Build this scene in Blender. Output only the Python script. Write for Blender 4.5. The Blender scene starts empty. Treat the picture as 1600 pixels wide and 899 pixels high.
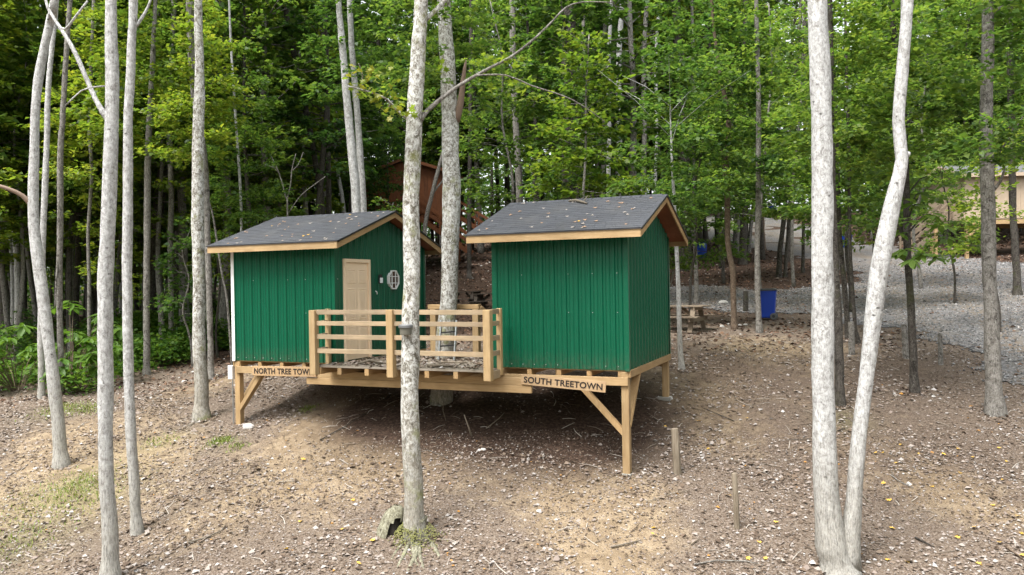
import bpy, math, random
import numpy as np
from mathutils import Vector, Matrix, Euler, noise as mnoise

random.seed(7); RNG = np.random.default_rng(7)
R = math.radians
scene = bpy.context.scene
COL = scene.collection

# ------------------------------------------------------------------ camera
F, PITCH, ROLL, CZ = 1235.3, -0.0038, 0.0162, 4.0      # focal length in pixels of a 1600 px wide picture
cam_d = bpy.data.cameras.new('camera'); cam = bpy.data.objects.new('camera', cam_d); COL.objects.link(cam)
cam_d.sensor_width = 36.0; cam_d.lens = F / 1600 * 36.0
cam_d.clip_start = 0.1; cam_d.clip_end = 2000
cam.matrix_world = Matrix.Translation((0, 0, CZ)) @ Matrix.Rotation(R(90) + PITCH, 4, 'X') @ Matrix.Rotation(-ROLL, 4, 'Z')
scene.camera = cam

# ------------------------------------------------------------------ sky, sun, exposure
SUN_EL, SUN_AZ = R(62), R(222)       # azimuth from +y towards +x: behind the camera, to the left
world = bpy.data.worlds.new('World'); scene.world = world; world.use_nodes = True
wn = world.node_tree; wn.nodes.clear()
sky = wn.nodes.new('ShaderNodeTexSky'); sky.sky_type = 'NISHITA'; sky.sun_disc = False
sky.sun_elevation = SUN_EL; sky.sun_rotation = SUN_AZ; sky.air_density = 1.0; sky.dust_density = 4.0; sky.ozone_density = 1.0
hsv = wn.nodes.new('ShaderNodeHueSaturation'); hsv.inputs['Saturation'].default_value = 0.22; hsv.inputs['Value'].default_value = 1.0
bg = wn.nodes.new('ShaderNodeBackground'); bg.inputs['Strength'].default_value = 0.15
wo = wn.nodes.new('ShaderNodeOutputWorld')
wn.links.new(sky.outputs[0], hsv.inputs['Color']); wn.links.new(hsv.outputs[0], bg.inputs[0]); wn.links.new(bg.outputs[0], wo.inputs[0])
sun_d = bpy.data.lights.new('sun', 'SUN'); sun_d.energy = 1.5; sun_d.angle = R(25); sun_d.color = (1.0, 0.975, 0.94)
sun = bpy.data.objects.new('sun', sun_d); COL.objects.link(sun)
to_sun = Vector((math.sin(SUN_AZ) * math.cos(SUN_EL), math.cos(SUN_AZ) * math.cos(SUN_EL), math.sin(SUN_EL)))
sun.rotation_euler = to_sun.to_track_quat('Z', 'Y').to_euler(); sun.location = to_sun * 60
scene.view_settings.view_transform = 'Standard'; scene.view_settings.look = 'None'
scene.view_settings.gamma = 1; scene.view_settings.exposure = 1.68
scene.cycles.max_bounces = 9; scene.cycles.diffuse_bounces = 6; scene.cycles.transmission_bounces = 6; scene.cycles.glossy_bounces = 2

# ------------------------------------------------------------------ terrain function
def ray(px, py):
    c, s = math.cos(ROLL), math.sin(ROLL); a = px - 800; b = py - 449.5
    u = a * c - b * s; v = a * s + b * c
    X = u / F; z = -v / F
    Y = math.cos(PITCH) - z * math.sin(PITCH); Z = math.sin(PITCH) + z * math.cos(PITCH)
    return X / Y, Z / Y
CTRL = np.array([(2, 14, -3.42), (-6, 17.2, -2.95), (3.3, 17.2, -2.47), (8.6, 26.5, -1.37), (11.2, 47, 1.41), (25, 58, 2.6), (28, 85, 7), (-1.7, 34, -.94),
    (-4.2, 52, 1.95), (23, 40, .92), (11.6, 18, -2.2), (9.7, 16, -2.75), (4.8, 11.7, -4.25), (-1.6, 12.3, -3.91), (-5.9, 11.5, -4.19), (-6.2, 13, -3.96),
    (-9.2, 16, -3.48), (-12.6, 21, -2.85), (-11, 24, -2.6), (-7.1, 18, -2.95), (5.1, 22, -1.6), (0, 10, -4.4), (0, 6, -5.2), (0, 0, -6.2), (-15, 6, -5.0), (15, 6, -4.9),
    (-20, 35, -2.1), (-25, 60, -1.6), (-45, 60, -2), (0, 82, 5), (45, 60, 4), (60, 90, 7.5), (-30, 90, -1), (17, 12, -3.5), (20, 25, -.9), (0, 120, 9), (-60, 120, -1),
    (60, 120, 10), (-60, 0, -6), (60, 0, -5), (-60, 30, -3), (60, 30, 1), (17, 70, 4.3), (-14, 28, -2.4), (-20, 20, -3.1), (-.2, 18.7, -1.95), (-2.6, 19.7, -1.95), (1.6, 18.0, -2.05), (-1, 22, -1.75)])
def _U(r2):
    return 0.5 * r2 * np.log(np.maximum(r2, 1e-9))
_n = len(CTRL); _xy = CTRL[:, :2] / 20
_K = _U(((_xy[:, None] - _xy[None]) ** 2).sum(-1)) + np.eye(_n) * 0.02
_P = np.c_[np.ones(_n), _xy]
_A = np.zeros((_n + 3, _n + 3)); _A[:_n, :_n] = _K; _A[:_n, _n:] = _P; _A[_n:, :_n] = _P.T
_W = np.linalg.solve(_A, np.r_[CTRL[:, 2], 0, 0, 0])
def ground_z(X, Y):
    X = np.asarray(X, float); Y = np.asarray(Y, float); sh = X.shape
    x = np.clip(X.ravel(), -60, 60) / 20; y = np.clip(Y.ravel(), 0, 120) / 20
    z = _W[_n] + _W[_n + 1] * x + _W[_n + 2] * y
    for i in range(_n):
        z = z + _W[i] * _U((x - _xy[i, 0]) ** 2 + (y - _xy[i, 1]) ** 2)
    X = X.ravel(); Y = Y.ravel()
    z = z + .02 * np.sin(X * 2.1 + 1.3 * np.sin(Y * 1.1)) * np.sin(Y * 1.7 + X * .6) + .03 * np.sin(X * .9 + 2) * np.sin(Y * .8 + 1)
    return (z + CZ).reshape(sh)
def gz(x, y):
    return float(ground_z([x], [y])[0])
def hit(px, py):
    """the point of the ground seen at a pixel of the photograph"""
    rx, rz = ray(px, py)
    t = np.arange(5, 130, .25); d = ground_z(rx * t, t) - (CZ + rz * t)
    i = int(np.argmax(d > 0)) if (d > 0).any() else len(t) - 1
    lo, hi = t[max(i - 1, 0)], t[i]
    for _ in range(25):
        m = (lo + hi) / 2
        if gz(rx * m, m) > CZ + rz * m: hi = m
        else: lo = m
    return Vector((rx * hi, hi, gz(rx * hi, hi)))
def at_depth(px, py, Y):
    rx, rz = ray(px, py); return Vector((rx * Y, Y, CZ + rz * Y))

# site frame of the two cabins and the deck: a along the fronts, b backwards, h above the cabin floors
TH = .404; OX, OY = -3.6365, 16.1865; ZF = CZ - 1.546
UA = Vector((math.cos(TH), -math.sin(TH), 0)); VB = Vector((math.sin(TH), math.cos(TH), 0))
def site(a, b, h): return Vector((OX, OY, ZF)) + UA * a + VB * b + Vector((0, 0, h))
def site_ab(p):
    q = Vector((p[0] - OX, p[1] - OY, 0)); return q.dot(UA), q.dot(VB)
def on_front(px, py, b):
    """(a, h) where the pixel's ray meets the upright plane at distance b behind the fronts"""
    rx, rz = ray(px, py); n = VB; o = Vector((OX, OY, 0)) + VB * b
    t = o.dot(n) / Vector((rx, 1, 0)).dot(n); p = Vector((rx * t, t, CZ + rz * t))
    return (p - Vector((OX, OY, 0))).dot(UA), p.z - ZF

# ------------------------------------------------------------------ materials
def mat(name):
    m = bpy.data.materials.new(name); m.use_nodes = True; nt = m.node_tree; nt.nodes.clear()
    out = nt.nodes.new('ShaderNodeOutputMaterial'); p = nt.nodes.new('ShaderNodeBsdfPrincipled')
    nt.links.new(p.outputs[0], out.inputs[0])
    return m, nt, p, out
class NB:
    def __init__(s, nt): s.nt = nt
    def n(s, t, **k):
        x = s.nt.nodes.new('ShaderNode' + t)
        for a, b in k.items(): setattr(x, a, b)
        return x
    def l(s, a, b): s.nt.links.new(a, b)
    def coord(s, kind='Object', scale=(1, 1, 1), rot=(0, 0, 0)):
        tc = s.n('TexCoord'); mp = s.n('Mapping'); mp.inputs['Scale'].default_value = scale; mp.inputs['Rotation'].default_value = rot
        s.l(tc.outputs[kind], mp.inputs[0]); return mp.outputs[0]
    def noise(s, vec, scale, detail=4, rough=.6, dist=0):
        x = s.n('TexNoise'); x.inputs['Scale'].default_value = scale; x.inputs['Detail'].default_value = detail
        x.inputs['Roughness'].default_value = rough; x.inputs['Distortion'].default_value = dist
        if vec is not None: s.l(vec, x.inputs['Vector'])
        return x.outputs['Fac']
    def voro(s, vec, scale, out='Distance'):
        x = s.n('TexVoronoi'); x.inputs['Scale'].default_value = scale; s.l(vec, x.inputs['Vector']); return x.outputs[out]
    def ramp(s, fac, stops, interp='LINEAR'):
        x = s.n('ValToRGB'); cr = x.color_ramp; cr.interpolation = interp
        while len(cr.elements) < len(stops): cr.elements.new(.5)
        for e, (p, c) in zip(cr.elements, stops):
            e.position = p; e.color = (*c, 1) if len(c) == 3 else c
        s.l(fac, x.inputs[0]); return x.outputs[0]
    def mix(s, fac, a, b, mode='MIX'):
        x = s.n('MixRGB', blend_type=mode)
        for sock, v in ((x.inputs[0], fac), (x.inputs[1], a), (x.inputs[2], b)):
            if isinstance(v, (int, float)): sock.default_value = v
            elif isinstance(v, tuple): sock.default_value = (*v, 1)
            else: s.l(v, sock)
        return x.outputs[0]
    def bump(s, h, p, strength=.5, dist=.02):
        x = s.n('Bump'); x.inputs['Strength'].default_value = strength; x.inputs['Distance'].default_value = dist
        s.l(h, x.inputs['Height']); s.l(x.outputs[0], p.inputs['Normal'])

def g3(v): return (v, v, v)
def simple(name, col, rough=.6, metal=0, var=.15, scale=6, spec=.5):
    m, nt, p, o = mat(name); b = NB(nt)
    f = b.noise(b.coord(), scale, 5)
    c = b.mix(f, tuple(x * (1 - var) for x in col), tuple(min(1, x * (1 + var)) for x in col))
    b.l(c, p.inputs['Base Color']); p.inputs['Roughness'].default_value = rough; p.inputs['Metallic'].default_value = metal
    p.inputs['Specular IOR Level'].default_value = spec
    return m
def wood(name, light, dark, axis=0, rough=.7, stain=None):
    m, nt, p, o = mat(name); b = NB(nt)
    info = b.n('ObjectInfo'); add = b.n('VectorMath', operation='ADD'); sc = b.n('VectorMath', operation='SCALE')
    tc = b.n('TexCoord'); b.l(tc.outputs['Object'], add.inputs[0])
    comb = b.n('CombineXYZ')
    for i in range(3): b.l(info.outputs['Random'], comb.inputs[i])
    b.l(comb.outputs[0], sc.inputs[0]); sc.inputs['Scale'].default_value = 7.0; b.l(sc.outputs[0], add.inputs[1])
    mp = b.n('Mapping'); s = [14, 14, 14]; s[axis] = 1.2; mp.inputs['Scale'].default_value = s; b.l(add.outputs[0], mp.inputs[0])
    grain = b.noise(mp.outputs[0], 2.2, 6, .65, .6)
    big = b.noise(add.outputs[0], 1.6, 3)
    c = b.ramp(grain, [(.3, dark), (.5, tuple((x + y) / 2 for x, y in zip(light, dark))), (.72, light)])
    c = b.mix(b.ramp(big, [(.35, g3(0)), (.7, g3(.55))]), c, stain or tuple(x * .62 for x in dark))
    kn = b.voro(mp.outputs[0], .55)
    c = b.mix(b.ramp(kn, [(.0, g3(.75)), (.06, g3(0))]), c, tuple(x * .3 for x in dark))
    tint = b.mix(info.outputs['Random'], (.82, .82, .82), (1.1, 1.06, 1.0))
    c = b.mix(1.0, c, tint, 'MULTIPLY')
    b.l(c, p.inputs['Base Color']); p.inputs['Roughness'].default_value = rough; p.inputs['Specular IOR Level'].default_value = .25
    b.bump(grain, p, .35, .006)
    return m
def bark(name, stops, blotch, blotch_amt, moss=None, crack=.5, foot=None, marks=False):
    m, nt, p, o = mat(name); b = NB(nt)
    info = b.n('ObjectInfo'); tc = b.n('TexCoord'); add = b.n('VectorMath', operation='ADD'); comb = b.n('CombineXYZ')
    mul = b.n('Math', operation='MULTIPLY'); mul.inputs[1].default_value = 23.0; b.l(info.outputs['Random'], mul.inputs[0])
    for i in range(3): b.l(mul.outputs[0], comb.inputs[i])
    b.l(tc.outputs['Object'], add.inputs[0]); b.l(comb.outputs[0], add.inputs[1])
    v = add.outputs[0]
    mp = b.n('Mapping'); mp.inputs['Scale'].default_value = (1, 1, .16); b.l(v, mp.inputs[0])
    mq = b.n('Mapping'); mq.inputs['Scale'].default_value = (1, 1, .8); b.l(v, mq.inputs[0])
    fur = b.noise(mp.outputs[0], 52, 6, .75, .4)
    lich = b.noise(mq.outputs[0], 15, 8, .78, .6)
    c = b.ramp(lich, stops)
    bl = b.noise(mq.outputs[0], 6.5, 7, .78, .8)
    c = b.mix(b.ramp(bl, [(blotch_amt, g3(0)), (blotch_amt + .05, g3(.9))]), c, blotch)
    c = b.mix(b.ramp(fur, [(.34, g3(crack)), (.50, g3(0))]), c, tuple(x * .25 for x in stops[0][1]))
    sp = b.noise(mq.outputs[0], 42, 3, .6)
    c = b.mix(b.ramp(sp, [(.6, g3(0)), (.68, g3(.6))]), c, stops[-1][1])
    if marks:
        mv = b.n('Mapping'); mv.inputs['Scale'].default_value = (1, 1, 1.7); b.l(v, mv.inputs[0]); vo = b.voro(mv.outputs[0], 3.6)
        c = b.mix(b.ramp(b.mix(.3, vo, b.noise(v, 30, 4)), [(.17, g3(.9)), (.235, g3(0))]), c, (.05, .045, .04))
    if foot:
        sx = b.n('SeparateXYZ'); b.l(tc.outputs['Object'], sx.inputs[0]); ad = b.n('Math', operation='ADD'); b.l(sx.outputs[2], ad.inputs[0]); b.l(bl, ad.inputs[1])
        fc = b.ramp(fur, [(.32, tuple(x * .25 for x in foot)), (.46, foot), (.62, tuple(min(1, x * 1.55) for x in foot))])
        mr = b.n('MapRange'); mr.inputs[1].default_value = 1.1; mr.inputs[2].default_value = 2.9; mr.inputs[3].default_value = .74; mr.inputs[4].default_value = 0.0; b.l(ad.outputs[0], mr.inputs[0])
        c = b.mix(mr.outputs[0], c, fc)
    if moss:
        ms = b.noise(v, 2.3, 5, .7)
        c = b.mix(b.ramp(ms, [(.56, g3(0)), (.66, g3(.6))]), c, moss)
    b.l(c, p.inputs['Base Color']); p.inputs['Roughness'].default_value = .9; p.inputs['Specular IOR Level'].default_value = .15
    h = b.mix(.5, fur, lich); b.bump(h, p, .8, .03)
    return m
def leaf(name, cols, trans=.6, rnd=.5, tints=((.75, .8, .7), (1.3, 1.15, .9))):
    m, nt, p, o = mat(name); b = NB(nt)
    geo = b.n('NewGeometry'); info = b.n('ObjectInfo')
    k = len(cols); c = b.ramp(geo.outputs['Random Per Island'], [(i / max(1, k - 1), x) for i, x in enumerate(cols)])
    t = b.mix(info.outputs['Random'], tints[0], tints[1]); c = b.mix(1.0, c, t, 'MULTIPLY')
    b.l(c, p.inputs['Base Color']); p.inputs['Roughness'].default_value = .45; p.inputs['Specular IOR Level'].default_value = .35
    tr = b.n('BsdfTranslucent'); ct = b.mix(1.0, c, (1.35, 1.35, .7), 'MULTIPLY'); b.l(ct, tr.inputs[0])
    ms = b.n('MixShader'); ms.inputs[0].default_value = trans; b.l(p.outputs[0], ms.inputs[1]); b.l(tr.outputs[0], ms.inputs[2]); b.l(ms.outputs[0], o.inputs[0])
    return m
M = {}
M['green'] = None
def metal_green():
    m, nt, p, o = mat('green_painted_steel'); b = NB(nt)
    v = b.coord(); f = b.noise(v, 1.3, 5); d = b.noise(b.coord('Object', (9, 9, .7)), 2.5, 5, .7)
    c = b.mix(f, (.0012, .076, .036), (.0016, .095, .047)); c = b.mix(b.ramp(d, [(.55, g3(0)), (.8, g3(.2))]), c, (.03, .11, .07))
    sz = b.n('SeparateXYZ'); b.l(v, sz.inputs[0]); mr = b.n('MapRange'); mr.inputs[1].default_value = .0; mr.inputs[2].default_value = .32; mr.inputs[3].default_value = .5; mr.inputs[4].default_value = 0; b.l(sz.outputs[2], mr.inputs[0])
    ml = b.n('Math', operation='MULTIPLY'); b.l(mr.outputs[0], ml.inputs[0]); b.l(b.ramp(b.noise(v, 14, 6, .75), [(.42, g3(0)), (.62, g3(1))]), ml.inputs[1]); c = b.mix(ml.outputs[0], c, (.09, .085, .055))
    sp = b.noise(b.coord('Object', (1, 1, .45)), 120, 2, .5)
    c = b.mix(b.ramp(sp, [(.69, g3(0)), (.72, g3(.5))]), c, (.3, .36, .31))
    b.l(c, p.inputs['Base Color']); p.inputs['Roughness'].default_value = .30; p.inputs['Specular IOR Level'].default_value = .42
    b.bump(b.noise(v, 2.4, 3), p, .3, .03)
    return m
M['green'] = metal_green()
M['wood'] = wood('new_lumber', (0.528, 0.387, 0.22), (0.378, 0.251, 0.123))
M['woodv'] = wood('new_lumber_upright', (0.51, 0.37, 0.202), (0.37, 0.238, 0.114), 2)
M['woodb'] = wood('new_lumber_deep', (0.458, 0.317, 0.167), (0.334, 0.211, 0.0968), 1)
M['oldwood'] = wood('weathered_board', (.34, .31, .27), (.20, .17, .13), 0)
M['rail'] = wood('rail_lumber', (0.458, 0.361, 0.246), (0.326, 0.242, 0.154), 0, stain=(0.194, 0.167, 0.114))
M['railv'] = wood('rail_post_lumber', (0.528, 0.396, 0.229), (0.387, 0.264, 0.132), 2)
M['soffit'] = wood('soffit_plywood', (.26, .10, .045), (.16, .055, .025), 1)
M['sign'] = wood('sign_board', (0.5, 0.36, 0.22), (0.4, 0.27, 0.15), 0)
M['tablewood'] = wood('table_board', (.30, .25, .19), (.16, .12, .085), 0)
M['brown'] = wood('orange_brown_siding', (.23, .088, .036), (.135, .05, .022), 2)
M['pale'] = simple('pale_siding', (.43, .335, .24), .7)
M['tan'] = simple('tan_paint', (.80, .62, .43), .5, 0, .05)
M['white'] = simple('white_paint', (.8, .8, .78), .45, 0, .05)
M['black'] = simple('black_metal', (.012, .012, .013), .5)
M['burnt'] = simple('burnt_lettering', (.012, .008, .006), .8)
M['steel'] = simple('grey_steel', (.42, .44, .45), .35, .8)
M['blue'] = simple('blue_plastic', (.008, .05, .40), .42, 0, .12, 3)
M['blacklid'] = simple('dark_plastic', (.018, .02, .026), .5)
M['rubber'] = simple('grey_rubber', (.12, .12, .12), .8)
M['stone'] = simple('pale_stone', (.5, .48, .45), .9, 0, .3, 20)
M['conc'] = simple('concrete_pad', (.24, .23, .20), .9, 0, .2, 15)
M['dark'] = simple('interior_shade', (.02, .016, .012), .9)
M['lampcap'] = simple('lamp_cap_metal', (.20, .205, .21), .4, .5)
M['lens'] = simple('frosted_lens', (.13, .125, .10), .3, 0, .1)
M['lamp'] = simple('lamp_white', (.8, .83, .85), .3, 0, .02)
def glass():
    m, nt, p, o = mat('window_glass'); b = NB(nt)
    f = b.noise(b.coord(), 6, 2); b.l(b.mix(f, (.010, .008, .007), (.13, .07, .045)), p.inputs['Base Color'])
    p.inputs['Roughness'].default_value = .05; return m
M['glass'] = glass()
def shingle():
    m, nt, p, o = mat('asphalt_shingle'); b = NB(nt); geo = b.n('NewGeometry')
    base = b.ramp(geo.outputs['Random Per Island'], [(0, (.027, .0285, .032)), (.5, (.033, .035, .040)), (1, (.043, .046, .052))])
    v = b.coord(); c = b.mix(b.ramp(b.noise(v, 240, 2, .7), [(.35, g3(0)), (.7, g3(.6))]), base, (.115, .122, .138))
    st = b.noise(v, 1.4, 5, .7); c = b.mix(b.ramp(st, [(.5, g3(0)), (.75, g3(.35))]), c, (.10, .095, .085))
    b.l(c, p.inputs['Base Color']); p.inputs['Roughness'].default_value = .85; p.inputs['Specular IOR Level'].default_value = .4
    b.bump(b.noise(v, 300, 2), p, .3, .004)
    return m
M['shingle'] = shingle()
M['bark_white'] = bark('pale_lichen_bark', [(.32, (.12, .11, .10)), (.41, (.29, .28, .265)), (.50, (.43, .425, .41)), (.62, (.61, .61, .60))], (.19, .175, .15), .60, foot=(.27, .255, .22), marks=True)
M['bark_lichen'] = bark('mottled_lichen_bark', [(.36, (.07, .06, .048)), (.43, (.23, .21, .175)), (.50, (.42, .41, .37)), (.57, (.66, .66, .63))], (.10, .085, .06), .555, (.20, .21, .06), foot=(.23, .21, .17))
M['mossbark'] = bark('mossy_rotten_bark', [(.3, (.07, .06, .045)), (.45, (.17, .16, .11)), (.58, (.30, .29, .21)), (.72, (.42, .41, .34))], (.06, .045, .03), .56, (.20, .21, .08), .7)
M['bark_grey'] = bark('grey_furrowed_bark', [(.28, (.055, .05, .042)), (.45, (.17, .155, .135)), (.60, (.30, .285, .26)), (.78, (.42, .41, .38))], (.06, .052, .045), .55, None, .75)
M['bark_dark'] = bark('dark_bark', [(.28, (.022, .019, .016)), (.45, (.055, .047, .04)), (.62, (.11, .1, .086)), (.8, (.22, .22, .2))], (.02, .017, .014), .55, (.05, .055, .02), .7)
M['bark_brown'] = bark('brown_bark', [(.28, (.05, .034, .024)), (.45, (.12, .085, .06)), (.6, (.19, .145, .105)), (.8, (.28, .24, .2))], (.05, .035, .025), .58, None, .6)
M['bark_red'] = simple('reddish_bare_branch', (.22, .155, .115), .8, 0, .3, 18)
M['deadwood'] = wood('dead_wood', (.29, .255, .205), (.13, .105, .075), 2)
M['leaf'] = leaf('green_leaf', [(.055, .122, .034), (.08, .16, .044), (.112, .196, .054), (.16, .235, .062)])
M['leaf_yellow'] = leaf('yellow_green_leaf', [(.09, .165, .03), (.125, .205, .036), (.17, .245, .042), (.225, .265, .05)])
M['leaf_dark'] = leaf('deep_green_leaf', [(.042, .102, .036), (.06, .13, .044), (.08, .158, .05), (.108, .19, .056)])
M['leaf_shrub'] = leaf('shrub_leaf', [(.05, .125, .026), (.07, .16, .032), (.10, .195, .036), (.14, .23, .04)], .45)
M['leaf_maple'] = leaf('turning_maple_leaf', [(.12, .19, .025), (.17, .22, .03), (.24, .24, .035), (.30, .20, .035)], .4, tints=((.85, .95, .9), (1.15, 1.05, 1)))
M['grass'] = leaf('grass_blade', [(.10, .17, .03), (.16, .22, .05), (.22, .25, .08)], .3)
M['moss'] = simple('moss', (.17, .17, .055), .95, 0, .6, 18)
def litter_mat(name, cols):
    m, nt, p, o = mat(name); b = NB(nt); geo = b.n('NewGeometry')
    c = b.ramp(geo.outputs['Random Per Island'], cols, 'CONSTANT')
    b.l(c, p.inputs['Base Color']); p.inputs['Roughness'].default_value = .8; p.inputs['Specular IOR Level'].default_value = .25
    return m
M['litter'] = litter_mat('dry_leaf_litter', [(0, (.085, .06, .042)), (.16, (.14, .10, .07)), (.34, (.19, .145, .108)), (.52, (.235, .19, .16)), (.72, (.285, .245, .215)), (.88, (.335, .305, .28)), (.97, (.44, .42, .40)), (.993, (.38, .19, .05))])
M['litter_dark'] = litter_mat('brown_leaf_litter', [(0, (.055, .032, .022)), (.25, (.10, .055, .034)), (.5, (.15, .085, .05)), (.72, (.21, .13, .09)), (.88, (.30, .24, .2)), (.96, (.45, .42, .39))])
M['gravelstone'] = litter_mat('gravel_stones', [(0, (.08, .079, .079)), (.25, (.13, .129, .13)), (.5, (.18, .179, .18)), (.75, (.24, .238, .236)), (.93, (.33, .32, .31))])
M['twig'] = litter_mat('dead_twigs', [(0, (.12, .09, .065)), (.4, (.24, .2, .16)), (.8, (.42, .38, .33))])
M['paleleaf'] = litter_mat('fallen_leaf_pale', [(0, (.36, .32, .28)), (1, (.44, .42, .39))])
M['orangeleaf'] = litter_mat('fallen_leaf_orange', [(0, (.50, .24, .04)), (.5, (.58, .36, .07)), (.8, (.45, .13, .04))])
M['redleaf'] = litter_mat('fallen_leaf_brown', [(0, (.24, .10, .055)), (.5, (.34, .22, .14))])
def ground_mat():
    m, nt, p, o = mat('forest_soil'); b = NB(nt)
    v = b.coord(); at = b.n('Attribute'); at.attribute_name = 'soil'
    sep = b.n('SeparateColor'); b.l(at.outputs['Color'], sep.inputs[0])
    big = b.noise(v, .45, 5, .65); mid = b.noise(v, 3.2, 6, .7); fine = b.noise(v, 28, 4, .7); vf = b.noise(v, 75, 3, .65)
    lit = b.ramp(fine, [(.30, (.07, .05, .037)), (.43, (.135, .10, .074)), (.55, (.20, .158, .122)), (.70, (.30, .255, .21))])
    lit = b.mix(b.ramp(vf, [(.60, g3(0)), (.70, g3(.8))]), lit, (.36, .32, .29))
    clay = b.ramp(mid, [(.3, (.185, .135, .083)), (.5, (.285, .215, .138)), (.72, (.39, .312, .215))])
    clay = b.mix(b.ramp(vf, [(.58, g3(0)), (.72, g3(.5))]), clay, (.18, .11, .07))
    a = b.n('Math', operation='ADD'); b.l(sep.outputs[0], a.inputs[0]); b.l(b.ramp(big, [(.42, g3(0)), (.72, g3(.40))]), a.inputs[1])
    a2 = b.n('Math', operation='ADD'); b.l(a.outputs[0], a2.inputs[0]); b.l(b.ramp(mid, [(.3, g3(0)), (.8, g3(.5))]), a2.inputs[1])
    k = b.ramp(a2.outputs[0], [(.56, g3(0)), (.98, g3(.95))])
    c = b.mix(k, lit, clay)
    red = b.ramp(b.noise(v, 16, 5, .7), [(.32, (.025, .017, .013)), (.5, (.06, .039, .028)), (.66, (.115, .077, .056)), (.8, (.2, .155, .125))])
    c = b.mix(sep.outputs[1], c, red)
    gr = b.mix(mid, (.10, .14, .035), (.24, .22, .10)); f2 = b.n('Math', operation='MULTIPLY'); b.l(sep.outputs[2], f2.inputs[0]); b.l(b.ramp(fine, [(.35, g3(.1)), (.6, g3(1))]), f2.inputs[1])
    c = b.mix(f2.outputs[0], c, gr)
    b.l(c, p.inputs['Base Color']); p.inputs['Roughness'].default_value = .95; p.inputs['Specular IOR Level'].default_value = .1
    h = b.mix(.5, fine, vf); b.bump(h, p, .9, .05)
    return m
M['ground'] = ground_mat()
def gravel_mat():
    m, nt, p, o = mat('road_gravel'); b = NB(nt); v = b.coord()
    ce = b.voro(v, 22, 'Color'); sep = b.n('SeparateColor'); b.l(ce, sep.inputs[0])
    c = b.ramp(sep.outputs[0], [(0, (.09, .09, .09)), (.4, (.155, .154, .155)), (.75, (.215, .213, .212)), (1, (.31, .305, .30))])
    d = b.voro(v, 22); c = b.mix(b.ramp(d, [(.25, g3(0)), (.6, g3(.55))]), c, (.09, .085, .08))
    tr = b.noise(v, .7, 5, .65); c = b.mix(b.ramp(tr, [(.48, g3(0)), (.72, g3(.55))]), c, (.20, .155, .11))
    lf = b.noise(v, 5, 6, .75); c = b.mix(b.ramp(lf, [(.55, g3(0)), (.63, g3(.8))]), c, (.13, .085, .055))
    ra = b.n('Attribute'); ra.attribute_name = 'rut'; rs = b.n('SeparateColor'); b.l(ra.outputs['Color'], rs.inputs[0]); rm_ = b.n('Math', operation='MULTIPLY'); b.l(rs.outputs[0], rm_.inputs[0]); b.l(b.ramp(b.noise(v, 2.6, 6, .75), [(.35, g3(0)), (.6, g3(.85))]), rm_.inputs[1])
    c = b.mix(rm_.outputs[0], c, (.17, .135, .095))
    b.l(c, p.inputs['Base Color']); p.inputs['Roughness'].default_value = .95; p.inputs['Specular IOR Level'].default_value = .15
    b.bump(d, p, .8, .03); return m
M['gravel'] = gravel_mat()

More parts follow.
